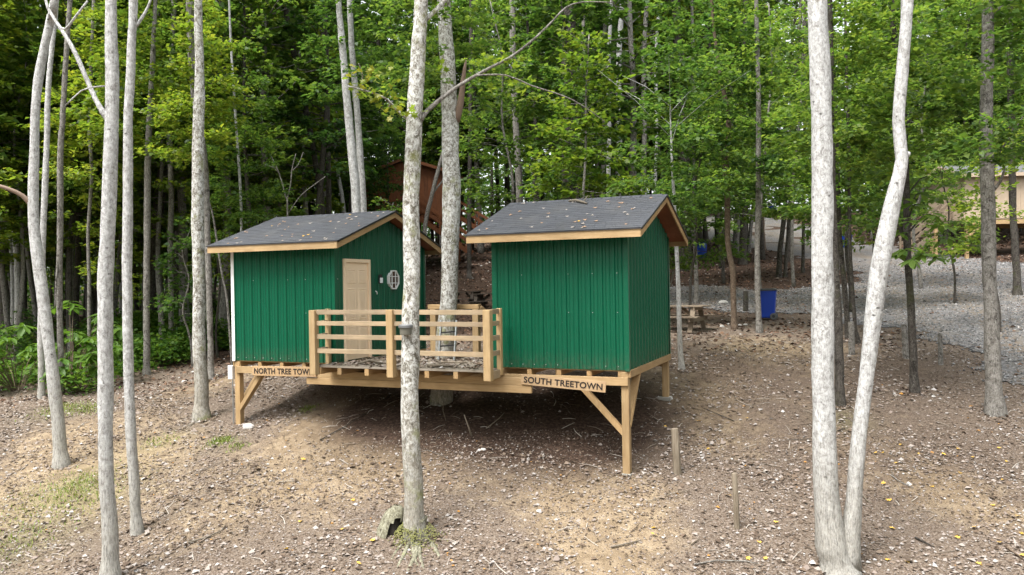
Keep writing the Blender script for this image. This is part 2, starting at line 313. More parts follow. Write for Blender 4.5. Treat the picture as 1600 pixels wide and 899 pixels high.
# ------------------------------------------------------------------ mesh helpers
class MB:
    """collects boxes, beams and tubes into one mesh"""
    def __init__(s): s.v = []; s.f = []
    def add(s, vs, fs):
        o = len(s.v); s.v += [tuple(x) for x in vs]; s.f += [tuple(i + o for i in f) for f in fs]; return s
    def box(s, x0, x1, y0, y1, z0, z1):
        return s.add([(x0, y0, z0), (x1, y0, z0), (x1, y1, z0), (x0, y1, z0), (x0, y0, z1), (x1, y0, z1), (x1, y1, z1), (x0, y1, z1)],
                     [(0, 3, 2, 1), (4, 5, 6, 7), (0, 1, 5, 4), (1, 2, 6, 5), (2, 3, 7, 6), (3, 0, 4, 7)])
    def beam(s, p, q, w, t, up=(0, 0, 1)):
        """a bar from p to q, w across (sideways), t along up"""
        p = Vector(p); q = Vector(q); d = (q - p).normalized(); u = Vector(up); sd = d.cross(u)
        if sd.length < 1e-4: sd = d.cross(Vector((0, 1, 0)))
        sd.normalize(); n = sd.cross(d).normalized(); vs = []
        for e in (p, q):
            for i, j in ((-1, -1), (1, -1), (1, 1), (-1, 1)): vs.append(e + sd * (i * w / 2) + n * (j * t / 2))
        return s.add(vs, [(0, 1, 2, 3), (7, 6, 5, 4), (0, 4, 5, 1), (1, 5, 6, 2), (2, 6, 7, 3), (3, 7, 4, 0)])
    def tube(s, pts, rad, n=8, jit=0, cap=True):
        pts = [Vector(p) for p in pts]; o = len(s.v); m = len(pts); ref = None
        for i, p in enumerate(pts):
            d = (pts[min(i + 1, m - 1)] - pts[max(i - 1, 0)]).normalized()
            if ref is None: ref = d.orthogonal().normalized()
            ref = (ref - d * ref.dot(d)).normalized(); e = d.cross(ref)
            r = rad[i] if hasattr(rad, '__len__') else rad
            for k in range(n):
                a = 2 * math.pi * k / n
                rr = r * (1 + (jit * mnoise.noise(Vector((math.cos(a) * 1.3 + p.x * 3, math.sin(a) * 1.3 + p.y * 3, p.z * 1.6))) if jit else 0))
                s.v.append(tuple(p + (ref * math.cos(a) + e * math.sin(a)) * rr))
        for i in range(m - 1):
            for k in range(n):
                a = o + i * n + k; b = o + i * n + (k + 1) % n; s.f.append((a, b, b + n, a + n))
        if cap:
            s.f.append(tuple(o + k for k in range(n - 1, -1, -1))); s.f.append(tuple(o + (m - 1) * n + k for k in range(n)))
        return s
    def mesh(s, name, m, smooth=False):
        me = bpy.data.meshes.new(name); me.from_pydata(s.v, [], s.f); me.update()
        if m: me.materials.append(m)
        if smooth: me.polygons.foreach_set('use_smooth', [True] * len(me.polygons))
        return me
    def build(s, name, m, parent=None, loc=(0, 0, 0), smooth=False, bevel=0):
        o = bpy.data.objects.new(name, s.mesh(name, m, smooth)); COL.objects.link(o); o.parent = parent; o.location = loc
        if bevel:
            bv = o.modifiers.new('bevel', 'BEVEL'); bv.width = bevel; bv.segments = 1; bv.limit_method = 'ANGLE'
        return o
def tag(o, label=None, cat=None, group=None, kind=None):
    for k, x in (('label', label), ('category', cat), ('group', group), ('kind', kind)):
        if x: o[k] = x
    return o
def empty(name, loc, rz=0):
    o = bpy.data.objects.new(name, None); COL.objects.link(o); o.location = loc; o.rotation_euler = (0, 0, rz); o.empty_display_size = .2; return o
def link(name, me, parent=None, loc=(0, 0, 0), rot=(0, 0, 0), sc=1):
    o = bpy.data.objects.new(name, me); COL.objects.link(o); o.parent = parent; o.location = loc; o.rotation_euler = rot
    o.scale = (sc, sc, sc) if not hasattr(sc, '__len__') else sc
    return o
def copy_tree(o, parent=None):
    c = o.copy(); COL.objects.link(c)
    if parent: c.parent = parent
    for ch in o.children: copy_tree(ch, c)
    return c
def np_mesh(name, V, Q, m, smooth=False):
    me = bpy.data.meshes.new(name); V = np.asarray(V, np.float32); Q = np.asarray(Q, np.int32); k = Q.shape[1]
    me.vertices.add(len(V)); me.vertices.foreach_set('co', V.ravel())
    me.loops.add(Q.size); me.loops.foreach_set('vertex_index', Q.ravel())
    me.polygons.add(len(Q)); me.polygons.foreach_set('loop_start', np.arange(0, Q.size, k, dtype=np.int32)); me.polygons.foreach_set('loop_total', np.full(len(Q), k, np.int32))
    me.update(calc_edges=True); me.validate()
    if m: me.materials.append(m)
    if smooth: me.polygons.foreach_set('use_smooth', np.ones(len(Q), bool))
    return me
def norm(a): return a / np.maximum(np.linalg.norm(a, axis=1, keepdims=True), 1e-9)
def leaf_mesh(name, P, D, N, S, m, width=.36, fold=.12, extra=None):
    """one folded leaf per point: P position, D pointing direction, N face normal, S length"""
    D = norm(D); N = norm(N - D * (N * D).sum(1, keepdims=True)); B = np.cross(D, N); S = np.asarray(S)[:, None]
    a = P; b = P + D * S * .45 + B * S * width + N * S * fold; c = P + D * S - N * S * .05; d = P + D * S * .45 - B * S * width + N * S * fold
    V = np.stack([a, b, c, d], 1).reshape(-1, 3); n = len(P); Q = np.arange(4 * n).reshape(n, 4)
    if extra is not None:
        V = np.concatenate([V, extra[0]]); Q = np.concatenate([Q, extra[1] + 4 * n])
    return np_mesh(name, V, Q, m)
# ------------------------------------------------------------------ terrain, roads
def poly_hits(px): return [tuple(hit(x, y)[:2]) for x, y in px]
def inside(X, Y, poly):
    X = np.asarray(X); Y = np.asarray(Y); r = np.zeros(X.shape, bool); n = len(poly)
    for i in range(n):
        x1, y1 = poly[i]; x2, y2 = poly[(i + 1) % n]
        if y1 == y2: continue
        c = ((y1 > Y) != (y2 > Y)) & (X < (x2 - x1) * (Y - y1) / (y2 - y1) + x1); r ^= c
    return r
ROADS = [poly_hits(p) for p in (
    [(1600, 640), (1570, 590), (1520, 555), (1450, 530), (1380, 512), (1310, 505), (1220, 494), (1150, 488), (1060, 482), (900, 476), (900, 455), (1050, 444), (1180, 452), (1300, 450), (1340, 430),
     (1290, 412), (1220, 396), (1130, 378), (1070, 372), (1030, 366), (1030, 344), (1110, 338), (1180, 338), (1260, 352), (1330, 372), (1400, 386), (1450, 396), (1530, 404), (1600, 412), (1760, 430), (1900, 520), (1900, 700)],)]
ROADS[0] = ROADS[0]
def road_mask(X, Y, grow=0):
    X = np.asarray(X, float); Y = np.asarray(Y, float)
    wx = X + .35 * np.sin(Y * 1.9 + X) + .15 * np.sin(Y * 6.1 - X * 2.2); wy = Y + .45 * np.sin(X * 1.5 - Y * .6) + .15 * np.sin(X * 5.3 + Y)
    r = inside(wx, wy, ROADS[0])
    if grow:
        for dx, dy in ((grow, 0), (-grow, 0), (0, grow), (0, -grow)): r |= inside(wx + dx, wy + dy, ROADS[0])
    return r
def axis_steps(lo, hi, dense_lo, dense_hi, fine):
    a = list(np.arange(dense_lo, dense_hi + 1e-6, fine)); s = fine; x = a[-1]
    while x < hi: s = min(s * 1.25, 30); x += s; a.append(x)
    s = fine; x = a[0]; pre = []
    while x > lo: s = min(s * 1.25, 30); x -= s; pre.append(x)
    return np.array(pre[::-1] + a)
xs = axis_steps(-420, 420, -17, 30, .22); ys = axis_steps(-120, 600, 7, 46, .22)
GX, GY = np.meshgrid(xs, ys); GZ = ground_z(GX, GY)
nx, ny = len(xs), len(ys); idx = np.arange(nx * ny).reshape(ny, nx)
gq = np.stack([idx[:-1, :-1], idx[:-1, 1:], idx[1:, 1:], idx[1:, :-1]], -1).reshape(-1, 4)
gme = np_mesh('ground', np.stack([GX, GY, GZ], -1).reshape(-1, 3), gq, M['ground'], True)
soil = np.zeros((nx * ny, 4), np.float32); soil[:, 3] = 1
fx, fy = GX.ravel(), GY.ravel()
for px, py, r, a in ((520, 662, .9, .8), (340, 560, 1.3, .6), (330, 600, 1.5, .55), (900, 692, .9, .5), (230, 690, 1.4, .3), (560, 715, 1.6, .7), (950, 862, 1.0, .8), (900, 800, .8, .6), (1010, 760, .9, .5), (1290, 452, 2.2, .7), (1090, 610, 1.5, .6), (1240, 560, 2.5, .35),
                     (60, 770, 2.4, .7), (450, 720, 1.6, .3), (1120, 480, 2, .2), (1180, 540, 2, .35), (760, 760, 1.5, .25), (1530, 790, .9, .6), (1400, 740, 1.2, .4), (1130, 680, 1.0, .35), (100, 680, 1.5, .4), (300, 850, 1.2, .35)):
    h = hit(px, py); soil[:, 0] += a * np.exp(-((fx - h.x) ** 2 + ((fy - h.y) * .8) ** 2) / (r * r))
wob = .5 * np.sin(fx * .7) + .5 * np.sin(fy * .6 + fx * .3)
soil[:, 1] = np.clip((fy - 23.5 + wob - .05 * fx) / 2.5, 0, 1) * (1 - .75 * np.exp(-((fx - 9) / 5.5) ** 2 - ((fy - 25) / 4.5) ** 2))
for px, py, r in ((110, 775, 1.3), (130, 760, .7), (345, 690, .4), (20, 850, .9), (480, 640, .3), (100, 640, .8), (1320, 655, .5), (250, 690, .6)):
    h = hit(px, py); soil[:, 2] += .38 * np.exp(-((fx - h.x) ** 2 + (fy - h.y) ** 2) / (r * r))
for a_, b_, r in ((.6, .9, 1.3), (2.0, .9, 1.5), (3.4, 1.0, 1.5), (4.8, 1.1, 1.4), (1.2, 2.4, 2), (4.8, 2.6, 1.8)):      # leaf mould, painted extra dark for the shade below deck and cabin
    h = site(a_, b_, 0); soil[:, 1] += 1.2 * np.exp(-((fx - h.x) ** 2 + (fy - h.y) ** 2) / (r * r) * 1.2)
for px, py, r, a in ((1180, 590, 2.2, .45), (1400, 580, 2.0, .5), (1480, 700, 2.2, .35), (1250, 700, 1.8, .3), (1100, 560, 1.4, .35), (280, 620, 1.5, .3)):      # darker leaf mould
    h = hit(px, py); soil[:, 1] += a * np.exp(-((fx - h.x) ** 2 + (fy - h.y) ** 2) / (r * r))
soil[:, :3] = np.clip(soil[:, :3], 0, 1)
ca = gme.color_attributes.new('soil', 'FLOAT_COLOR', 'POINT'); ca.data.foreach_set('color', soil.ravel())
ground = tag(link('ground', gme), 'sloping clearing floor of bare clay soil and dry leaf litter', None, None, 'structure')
# gravel road sheet
rx = np.arange(-4, 62, .18); ry = np.arange(15, 96, .18); RX, RY = np.meshgrid(rx, ry)
mk = road_mask(RX, RY); vi = np.arange(mk.size).reshape(mk.shape)
cell = mk[:-1, :-1] & mk[:-1, 1:] & mk[1:, 1:] & mk[1:, :-1]
rq = np.stack([vi[:-1, :-1], vi[:-1, 1:], vi[1:, 1:], vi[1:, :-1]], -1)[cell]
used, inv = np.unique(rq.ravel(), return_inverse=True)
rv = np.stack([RX.ravel()[used], RY.ravel()[used], ground_z(RX.ravel()[used], RY.ravel()[used]) + .022], -1)
rme = np_mesh('gravel_road', rv, inv.reshape(-1, 4), M['gravel'], True); rut = np.zeros((len(rv), 4), np.float32); rut[:, 3] = 1
for line in ([(1640, 600), (1570, 520), (1500, 462), (1420, 420), (1320, 394), (1200, 364), (1100, 352)], [(1420, 470), (1300, 470), (1190, 468), (1050, 464), (900, 464)]):
    C = [hit(x, y) for x, y in line]; dmin = np.full(len(rv), 99.)
    for p_, q_ in zip(C[:-1], C[1:]):
        ex, ey = q_.x - p_.x, q_.y - p_.y; L2 = ex * ex + ey * ey; t_ = np.clip(((rv[:, 0] - p_.x) * ex + (rv[:, 1] - p_.y) * ey) / L2, 0, 1)
        dmin = np.minimum(dmin, np.hypot(rv[:, 0] - p_.x - t_ * ex, rv[:, 1] - p_.y - t_ * ey))
    rut[:, 0] += .9 * np.exp(-(dmin / .42) ** 2) + .55 * np.exp(-((dmin - 1.75) / .45) ** 2)
rut[:, 0] = np.clip(rut[:, 0], 0, 1); ra_ = rme.color_attributes.new('rut', 'FLOAT_COLOR', 'POINT'); ra_.data.foreach_set('color', rut.ravel())
tag(link('gravel_road', rme), 'grey gravel track winding up the slope between the trees', None, None, 'structure')

# ------------------------------------------------------------------ leaf litter, twigs, stones (nobody could count them)
def flat_leaves(name, X, Y, S, m, lift=.012, tilt=.35, label=None):
    n = len(X); Z = ground_z(X, Y) + lift
    e = .3; nrm = np.stack([-(ground_z(X + e, Y) - ground_z(X - e, Y)) / (2 * e), -(ground_z(X, Y + e) - ground_z(X, Y - e)) / (2 * e), np.ones(n)], 1)
    nrm = norm(nrm) + RNG.normal(0, tilt, (n, 3)); a = RNG.uniform(0, 2 * np.pi, n)
    D = np.stack([np.cos(a), np.sin(a), RNG.normal(0, .15, n)], 1)
    me = leaf_mesh(name, np.stack([X, Y, Z], 1), D, nrm, S, m, .38, .14)
    return tag(link(name, me), label, None, None, 'stuff')
def clump(X, Y): return .5 + .25 * np.sin(X * 1.9 + 1.7 * np.sin(Y * 1.3)) + .25 * np.sin(Y * 2.3 + 1.1 * np.sin(X * 2.9 + 1))
def scatter(n, x0, x1, y0, y1, keep):
    X = RNG.uniform(x0, x1, n); Y = RNG.uniform(y0, y1, n); k = keep(X, Y) > RNG.uniform(0, 1, n); return X[k], Y[k]
clay_blobs = [(hit(px, py), r) for px, py, r in ((520, 662, .8), (330, 590, 1.2), (900, 692, .8), (960, 862, .9), (1290, 452, 2), (60, 770, 1.3), (580, 700, 1.0))]
_ = None
def keep_litter(X, Y):
    k = .12 + .88 * clump(X, Y) ** 1.25; k = k * ~road_mask(X, Y) * np.where((X > 2) & (Y > 15.5), .75, 1.0)
    q = (X - OX, Y - OY); a = q[0] * UA.x + q[1] * UA.y; b = q[0] * VB.x + q[1] * VB.y; k = k * np.where((a > -.3) & (a < 5.8) & (b > .2) & (b < 4), .15, 1)  # pale leaves thinned below the deck to keep its shade dark
    for h, r in clay_blobs: k = k * (1 - .85 * np.exp(-((X - h.x) ** 2 + (Y - h.y) ** 2) / (r * r)))
    return k
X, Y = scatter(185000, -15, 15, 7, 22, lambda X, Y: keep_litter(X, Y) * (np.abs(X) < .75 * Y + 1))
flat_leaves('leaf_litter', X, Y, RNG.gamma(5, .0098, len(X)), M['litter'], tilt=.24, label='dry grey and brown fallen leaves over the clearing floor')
X, Y = scatter(110000, -11, 12, 8, 15.5, lambda X, Y: (.35 + .65 * clump(Y * 1.3, X * 1.7)) * (np.abs(X) < .72 * Y + .6))
flat_leaves('leaf_litter', X, Y, RNG.gamma(5, .0052, len(X)), M['litter'], .006, .3, label='crumbled leaf fragments over the near clearing floor')
X, Y = scatter(62000, -30, 26, 20.5, 45, lambda X, Y: (.3 + .7 * clump(X, Y)) * ~road_mask(X, Y) * (np.abs(X) < .75 * Y + 1))
flat_leaves('leaf_litter', X, Y, RNG.gamma(9, .012, len(X)), M['litter_dark'], label='brown fallen leaves on the forest slope behind the cabins')
X, Y = scatter(40000, -34, 50, 45, 86, lambda X, Y: (.3 + .7 * clump(X, Y)) * ~road_mask(X, Y) * (np.abs(X) < .72 * Y))
flat_leaves('leaf_litter', X, Y, RNG.gamma(9, .022, len(X)), M['litter_dark'], label='brown fallen leaves high up the wooded slope')
X, Y = scatter(34000, 2, 26, 17, 42, lambda X, Y: road_mask(X, Y) * np.where(X / Y < .42, .7, .25) * clump(X, Y) ** 1.5)
flat_leaves('leaf_litter', X, Y, RNG.gamma(9, .010, len(X)), M['litter_dark'], .03, label='scattered brown leaves on the gravel track')
def twig_stuff(n):
    mb = MB(); X, Y = scatter(n, -12, 13, 8, 24, lambda X, Y: .3 + .7 * clump(Y, X)); Z = ground_z(X, Y)
    for x, y, z in zip(X, Y, Z):
        a = random.uniform(0, 6.3); l = random.uniform(.08, .38); r = random.uniform(.003, .008); dx, dy = math.cos(a) * l, math.sin(a) * l
        z2 = gz(x + dx, y + dy); k = random.uniform(-.15, .15)
        mb.tube([(x, y, z + .012), (x + dx * .5 - dy * k, y + dy * .5 + dx * k, (z + z2) / 2 + .03), (x + dx, y + dy, z2 + .015)], [r, r, r * .5], 4)
    tag(mb.build('twigs', M['twig']), 'thin dead twigs strewn over the clearing floor', None, None, 'stuff')
twig_stuff(3200)
def stones(name, X, Y, S, m, label, lift=.0):
    n = len(X); base = np.array([(1, 0, 0), (0, 1, 0), (-1, 0, 0), (0, -1, 0), (0, 0, .8), (0, 0, -.5)], float)
    a = RNG.uniform(0, 6.28, n); ca_, sa = np.cos(a), np.sin(a); J = base[None] * RNG.uniform(.6, 1.2, (n, 6, 3)) * np.asarray(S)[:, None, None]
    x = J[..., 0] * ca_[:, None] - J[..., 1] * sa[:, None]; y = J[..., 0] * sa[:, None] + J[..., 1] * ca_[:, None]
    Z = ground_z(X, Y) + lift; V = np.stack([x + X[:, None], y + Y[:, None], J[..., 2] + Z[:, None]], -1).reshape(-1, 3)
    fb = np.array([(0, 1, 4), (1, 2, 4), (2, 3, 4), (3, 0, 4), (1, 0, 5), (2, 1, 5), (3, 2, 5), (0, 3, 5)]); Q = (fb[None] + 6 * np.arange(n)[:, None, None]).reshape(-1, 3)
    return tag(link(name, np_mesh(name, V, Q, m)), label, None, None, 'stuff')
X, Y = scatter(90000, 1, 24, 16, 40, lambda X, Y: road_mask(X, Y) * (1.25 - Y / 45))
stones('gravel', X, Y, RNG.gamma(6, .0047, len(X)), M['gravelstone'], 'loose grey gravel stones on the track', .024)
X, Y = scatter(26000, 1, 24, 16, 40, lambda X, Y: road_mask(X, Y, .7) * ~road_mask(X, Y) * .55 * clump(X * 2, Y * 2))
stones('gravel', X, Y, RNG.gamma(6, .0045, len(X)), M['gravelstone'], 'grey gravel stones straying off the track edge', .01)
def grass():
    P = []
    for px, py, r, n in ((110, 775, .9, 750), (130, 755, .5, 300), (345, 690, .22, 350), (20, 850, .6, 250), (480, 640, .15, 120), (100, 640, .55, 500), (250, 690, .3, 120), (370, 700, .2, 120), (140, 640, .4, 400)):
        h = hit(px, py); q = RNG.normal(0, r * .6, (n, 2)); P.append(q + [h.x, h.y])
    P = np.concatenate(P); Z = ground_z(P[:, 0], P[:, 1]); n = len(P); a = RNG.uniform(0, 6.28, n)
    D = np.stack([np.cos(a) * .6, np.sin(a) * .6, RNG.uniform(.5, 1.2, n)], 1)
    tag(link('grass', leaf_mesh('grass', np.c_[P, Z], D, np.stack([np.cos(a), np.sin(a), .3 + 0 * a], 1), RNG.uniform(.03, .09, n), M['grass'], .13, .0)), 'sparse low grass in patches on the clearing floor', None, None, 'stuff')
grass()
# ------------------------------------------------------------------ cabins
H = 2.44
def rib_profile(s0, s1):
    pts = []
    k0, k1 = math.floor(s0 / .2286) - 1, math.ceil(s1 / .2286) + 1
    for k in range(k0, k1 + 1):
        c = k * .2286 + .05
        for d, o in ((-.032, 0), (-.015, .026), (.015, .026), (.032, 0), (.066, 0), (.078, .011), (.090, 0), (.138, 0), (.150, .011), (.162, 0)): pts.append((c + d, o))
    pts = [p for p in pts if s0 + .002 < p[0] < s1 - .002]
    return [(s0, 0)] + pts + [(s1, 0)]
def ribbed(s0, s1, fn, top, apex=None):
    """a ribbed steel sheet; fn(s, out, z) gives the point, top(s) its upper edge"""
    pr = rib_profile(s0, s1); vs, fs = [], []
    if apex and s0 < apex < s1:
        i = next(i for i, p in enumerate(pr) if p[0] > apex); t = (apex - pr[i - 1][0]) / (pr[i][0] - pr[i - 1][0])
        pr.insert(i, (apex, pr[i - 1][1] * (1 - t) + pr[i][1] * t))
    for s, o in pr: vs += [fn(s, o, -.005), fn(s, o, top(s))]
    for i in range(len(pr) - 1): a = 2 * i; fs.append((a, a + 2, a + 3, a + 1))
    return MB().add(vs, fs)
def cabin(a0, b0, L, D, rise, e, g, label, posts, brace_side, white_trim, seed):
    rnd = random.Random(seed)
    o = site(a0, b0, 0); zs = [gz(*site(a0 + x, b0 + y, 0)[:2]) for x, y in posts]; z0 = min(zs)
    root = tag(empty('cabin', (o.x, o.y, z0), -TH), label, 'cabin', 'green tree town cabins'); FL = (0, 0, ZF - z0)
    sl = rise / (D / 2); et = 2.48                                  # roof upper surface at the eave edge
    def zt(y): return et + sl * ((y if y < D / 2 else D - y) + e)
    def B(mb, name, m, par=root, **k):
        return mb.build(name, m, par, FL if par is root else (0, 0, 0), **k)
    # walls: ribbed sheets on a boarded core
    core = MB()
    for y0, y1 in ((.02, .05), (D - .05, D - .02)): core.box(-L + .02, -.02, y0, y1, 0, zt(0) - .13)
    for x0, x1 in ((-L + .02, -L + .05), (-.05, -.02)):
        core.add([(x, y, z) for x in (x0, x1) for y, z in ((.051, 0), (D - .051, 0), (D - .051, zt(0) - .13), (D / 2, zt(D / 2) - .15), (.051, zt(0) - .13))],
                 [(0, 1, 2, 3, 4), (9, 8, 7, 6, 5)] + [(i, 5 + i, 5 + (i + 1) % 5, (i + 1) % 5) for i in range(5)])
    B(core, 'wall_core', M['dark'])
    B(MB().box(-L + .03, -.03, .03, D - .03, -.03, -.006), 'floor', M['wood'])
    topf = lambda s: zt(0) - .12
    topg = lambda s: zt(s) - .10
    def panels(length, fn, top, apex=None):
        k = 0.0
        while k < length - .05:
            k2 = min(k + .9144, length); k2 = length if length - k2 < .12 else k2
            B(ribbed(k, k2, fn, top, apex), 'siding_panel', M['green']); k = k2
    panels(L, lambda s, q, z: (-L + s, -q, z), topf)
    panels(L, lambda s, q, z: (-s, D + q, z), topf)
    panels(D, lambda s, q, z: (q, s, z), topg, D / 2)
    panels(D, lambda s, q, z: (-L - q, D - s, z), lambda s: topg(D - s), D / 2)
    for x, y, m in ((0, 0, 'green'), (0, D, 'green'), (-L, 0, 'white' if white_trim else 'green'), (-L, D, 'green')):
        sx, sy = (1 if x == 0 else -1), (1 if y == D else -1)
        t = MB(); w = .05; q = .031
        t.box(min(x - sx * w, x + sx * q), max(x - sx * w, x + sx * q), min(y + sy * (q - .003), y + sy * q), max(y + sy * (q - .003), y + sy * q), -.02, topf(0))
        t.box(min(x + sx * (q - .003), x + sx * q), max(x + sx * (q - .003), x + sx * q), min(y - sy * w, y + sy * (q - .0035)), max(y - sy * w, y + sy * (q - .0035)), -.02, topf(0))
        B(t, 'corner_trim', M[m])
    sc = MB()                                                       # screw heads
    for h in (.06, 1.02, 1.72):
        k = .11
        while k < L:
            if rnd.random() < (.7 if h < .1 else .5): sc.tube([(-L + k, -.002, h), (-L + k, -.012, h)], .007, 6)
            k += .2286 if h < .1 else .457
        k = .11
        while k < D:
            if rnd.random() < .6: sc.tube([(.002, k, h), (.012, k, h)], .009, 6)
            k += .2286 if h < .1 else .457
    tag(B(sc, 'screws', M['stone']), None, None, None, 'stuff')
    # roof
    r = MB()
    for x0, x1 in ((-L - g, g),):
        prof = [(-e, et - .015), (D / 2, zt(D / 2) - .015), (D + e, et - .015), (D + e, et - .05), (D / 2, zt(D / 2) - .05), (-e, et - .05)]
        r.add([(x, y, z) for x in (x0, x1) for y, z in prof], [(0, 5, 4, 1), (1, 4, 3, 2), (6, 7, 10, 11), (7, 8, 9, 10), (0, 1, 7, 6), (1, 2, 8, 7), (3, 4, 10, 9), (4, 5, 11, 10), (0, 6, 11, 5), (2, 3, 9, 8)])
    roof = B(r, 'roof', M['soffit'])
    for y0, y1 in ((-e - .025, -e + .001), (D + e - .001, D + e + .025)):
        MB().box(-L - g - .02, g + .02, y0, y1, et - .155, et - .012).build('fascia_board', M['wood'], roof)
    for y in (.12, D - .12):                                        # blocking over the wall heads
        pass
    for x in (g + .0125, -L - g - .0125):
        for s in (0, 1):
            ya, yb = (-e - .0, D / 2) if s == 0 else (D + e, D / 2)
            q = MB(); x0, x1 = x - .0115, x + .0115; pr = [(ya, et - .155), (yb, zt(D / 2) - .145), (yb, zt(D / 2) - .014), (ya, et - .014)]
            q.add([(xx, y, z) for xx in (x0, x1) for y, z in pr], [(0, 1, 2, 3), (7, 6, 5, 4)] + [(i, 4 + i, 4 + (i + 1) % 4, (i + 1) % 4) for i in range(4)])
            q.build('rake_board', M['woodb'], roof)
    de = MB()
    de.box(-L - g - .045, g + .045, -e - .045, -e + .02, et - .012, et + .004); de.box(-L - g - .045, g + .045, D + e - .02, D + e + .045, et - .012, et + .004)
    for x0 in (g + .002, -L - g - .045):
        for ya in (-e, D + e):
            pr = [(ya, et - .03), (D / 2, zt(D / 2) - .03), (D / 2, zt(D / 2) + .006), (ya, et + .006)]
            de.add([(xx, y, z) for xx in (x0, x0 + .043) for y, z in pr], [(0, 1, 2, 3), (7, 6, 5, 4)] + [(i, 4 + i, 4 + (i + 1) % 4, (i + 1) % 4) for i in range(4)])
    de.build('drip_edge', M['black'], roof)
    sh = MB(); n = int((D / 2 + e) / .125)
    for s in (1, -1):
        for k in range(n + 1):
            d0 = -.045 + k * .125; d1 = min(d0 + .16, D / 2 + e); x = -L - g - .04 + rnd.uniform(-.2, 0)
            if d0 > D / 2 + e - .04: continue
            while x < g + .04:
                w = rnd.choice((.15, .2, .26, .32)); xa, xb = max(x, -L - g - .042), min(x + w - .004, g + .042); x += w
                if xb - xa < .02: continue
                h0, h1 = .0115 + rnd.uniform(0, .004), .006; vs = []
                for d, hh in ((d0, h0), (d1, h1)):
                    y = -e + d; z = et + sl * d
                    if s < 0: y = D - y
                    vs += [(xa, y, z + hh), (xb, y, z + hh), (xa, y, z - .004), (xb, y, z - .004)]
                f = [(0, 1, 5, 4), (0, 2, 3, 1), (0, 4, 6, 2), (1, 3, 7, 5)]
                sh.add(vs, f if s > 0 else [q[::-1] for q in f])
    for k in range(int((L + 2 * g) / .2)):
        x = -L - g - .03 + k * .2; y = D / 2; z = zt(D / 2)
        sh.add([(x, y - .13, z - .035), (x + .23, y - .13, z - .035), (x + .23, y, z + .022), (x, y, z + .022), (x, y + .13, z - .035), (x + .23, y + .13, z - .035)], [(0, 1, 2, 3), (3, 2, 5, 4)])
    tag(sh.build('shingles', M['shingle'], roof), None, None, None, 'stuff')
    # floor framing, posts, braces
    k = .06
    while k < L:
        B(MB().box(-L + k, -L + k + .09, .012, D - .012, -.125, -.032), 'joist', M['woodb']); k += .58
    bx0 = -L + (.07 if white_trim else 0)
    B(MB().box(bx0, -.002, -.045, -.003, -.275, -.128), 'beam', M['wood'], bevel=.004)
    B(MB().box(-L, 0, D - .09, D - .003, -.275, -.128), 'beam', M['wood'], bevel=.004)
    for x0, x1 in ((.001, .042), (-L - .042, -L - .001)): B(MB().box(x0, x1, -.002, D, -.135, -.008), 'rim_board', M['woodb'], bevel=.004)
    for (x, y), z in zip(posts, zs):
        w = .135; x0 = x - w if x > -L / 2 else x; y0 = y - w if y > D / 2 else y
        B(MB().box(x0, x0 + w, y0, y0 + w, z - ZF - .06, -.034 if y < .1 else -.13), 'post', M['woodv'], bevel=.008)
    def brace(p, q): B(MB().beam(p, q, .088, .13, (0, 1, 0) if abs(p[1] - q[1]) < .1 else (1, 0, 0)), 'brace', M['woodv'], bevel=.004)
    if brace_side == 1:
        brace((-.94, .07, -.27), (-.10, .07, -1.14)); brace((-.06, .85, -.13), (-.06, .10, -1.0))
    else:
        brace((-L + .72, .07, -.27), (-L + .09, .07, -1.08)); brace((-L + .06, .95, -.13), (-L + .06, .1, -1.02))
    return root, FL, zt
N_L, N_D = 2.654, 3.681; S_L, S_D = 2.574, 3.42; SA, SB = 6.09, .17
north, NF, nzt = cabin(0, 0, N_L, N_D, .634, .353, .325, 'green ribbed metal cabin with tan door and octagonal window', [(-N_L, 0), (-N_L, N_D), (0, N_D)], -1, True, 3)
south, SF, szt = cabin(SA, SB, S_L, S_D, .619, .404, .342, 'windowless green ribbed metal cabin on tall timber posts beside the deck', [(0, 0), (0, S_D), (-S_L, S_D)], 1, False, 4)
zc = gz(*site(SA, SB, 0)[:2]) - ZF
MB().box(-.15, .02, -.02, .15, zc - .03, zc + .035).build('post_base', M['conc'], south, SF, bevel=.01)
zc = gz(*site(SA, SB + S_D, 0)[:2]) - ZF
MB().box(-.22, .05, S_D - .22, S_D + .06, zc - .05, zc + .03).build('post_base', M['conc'], south, SF, bevel=.01)

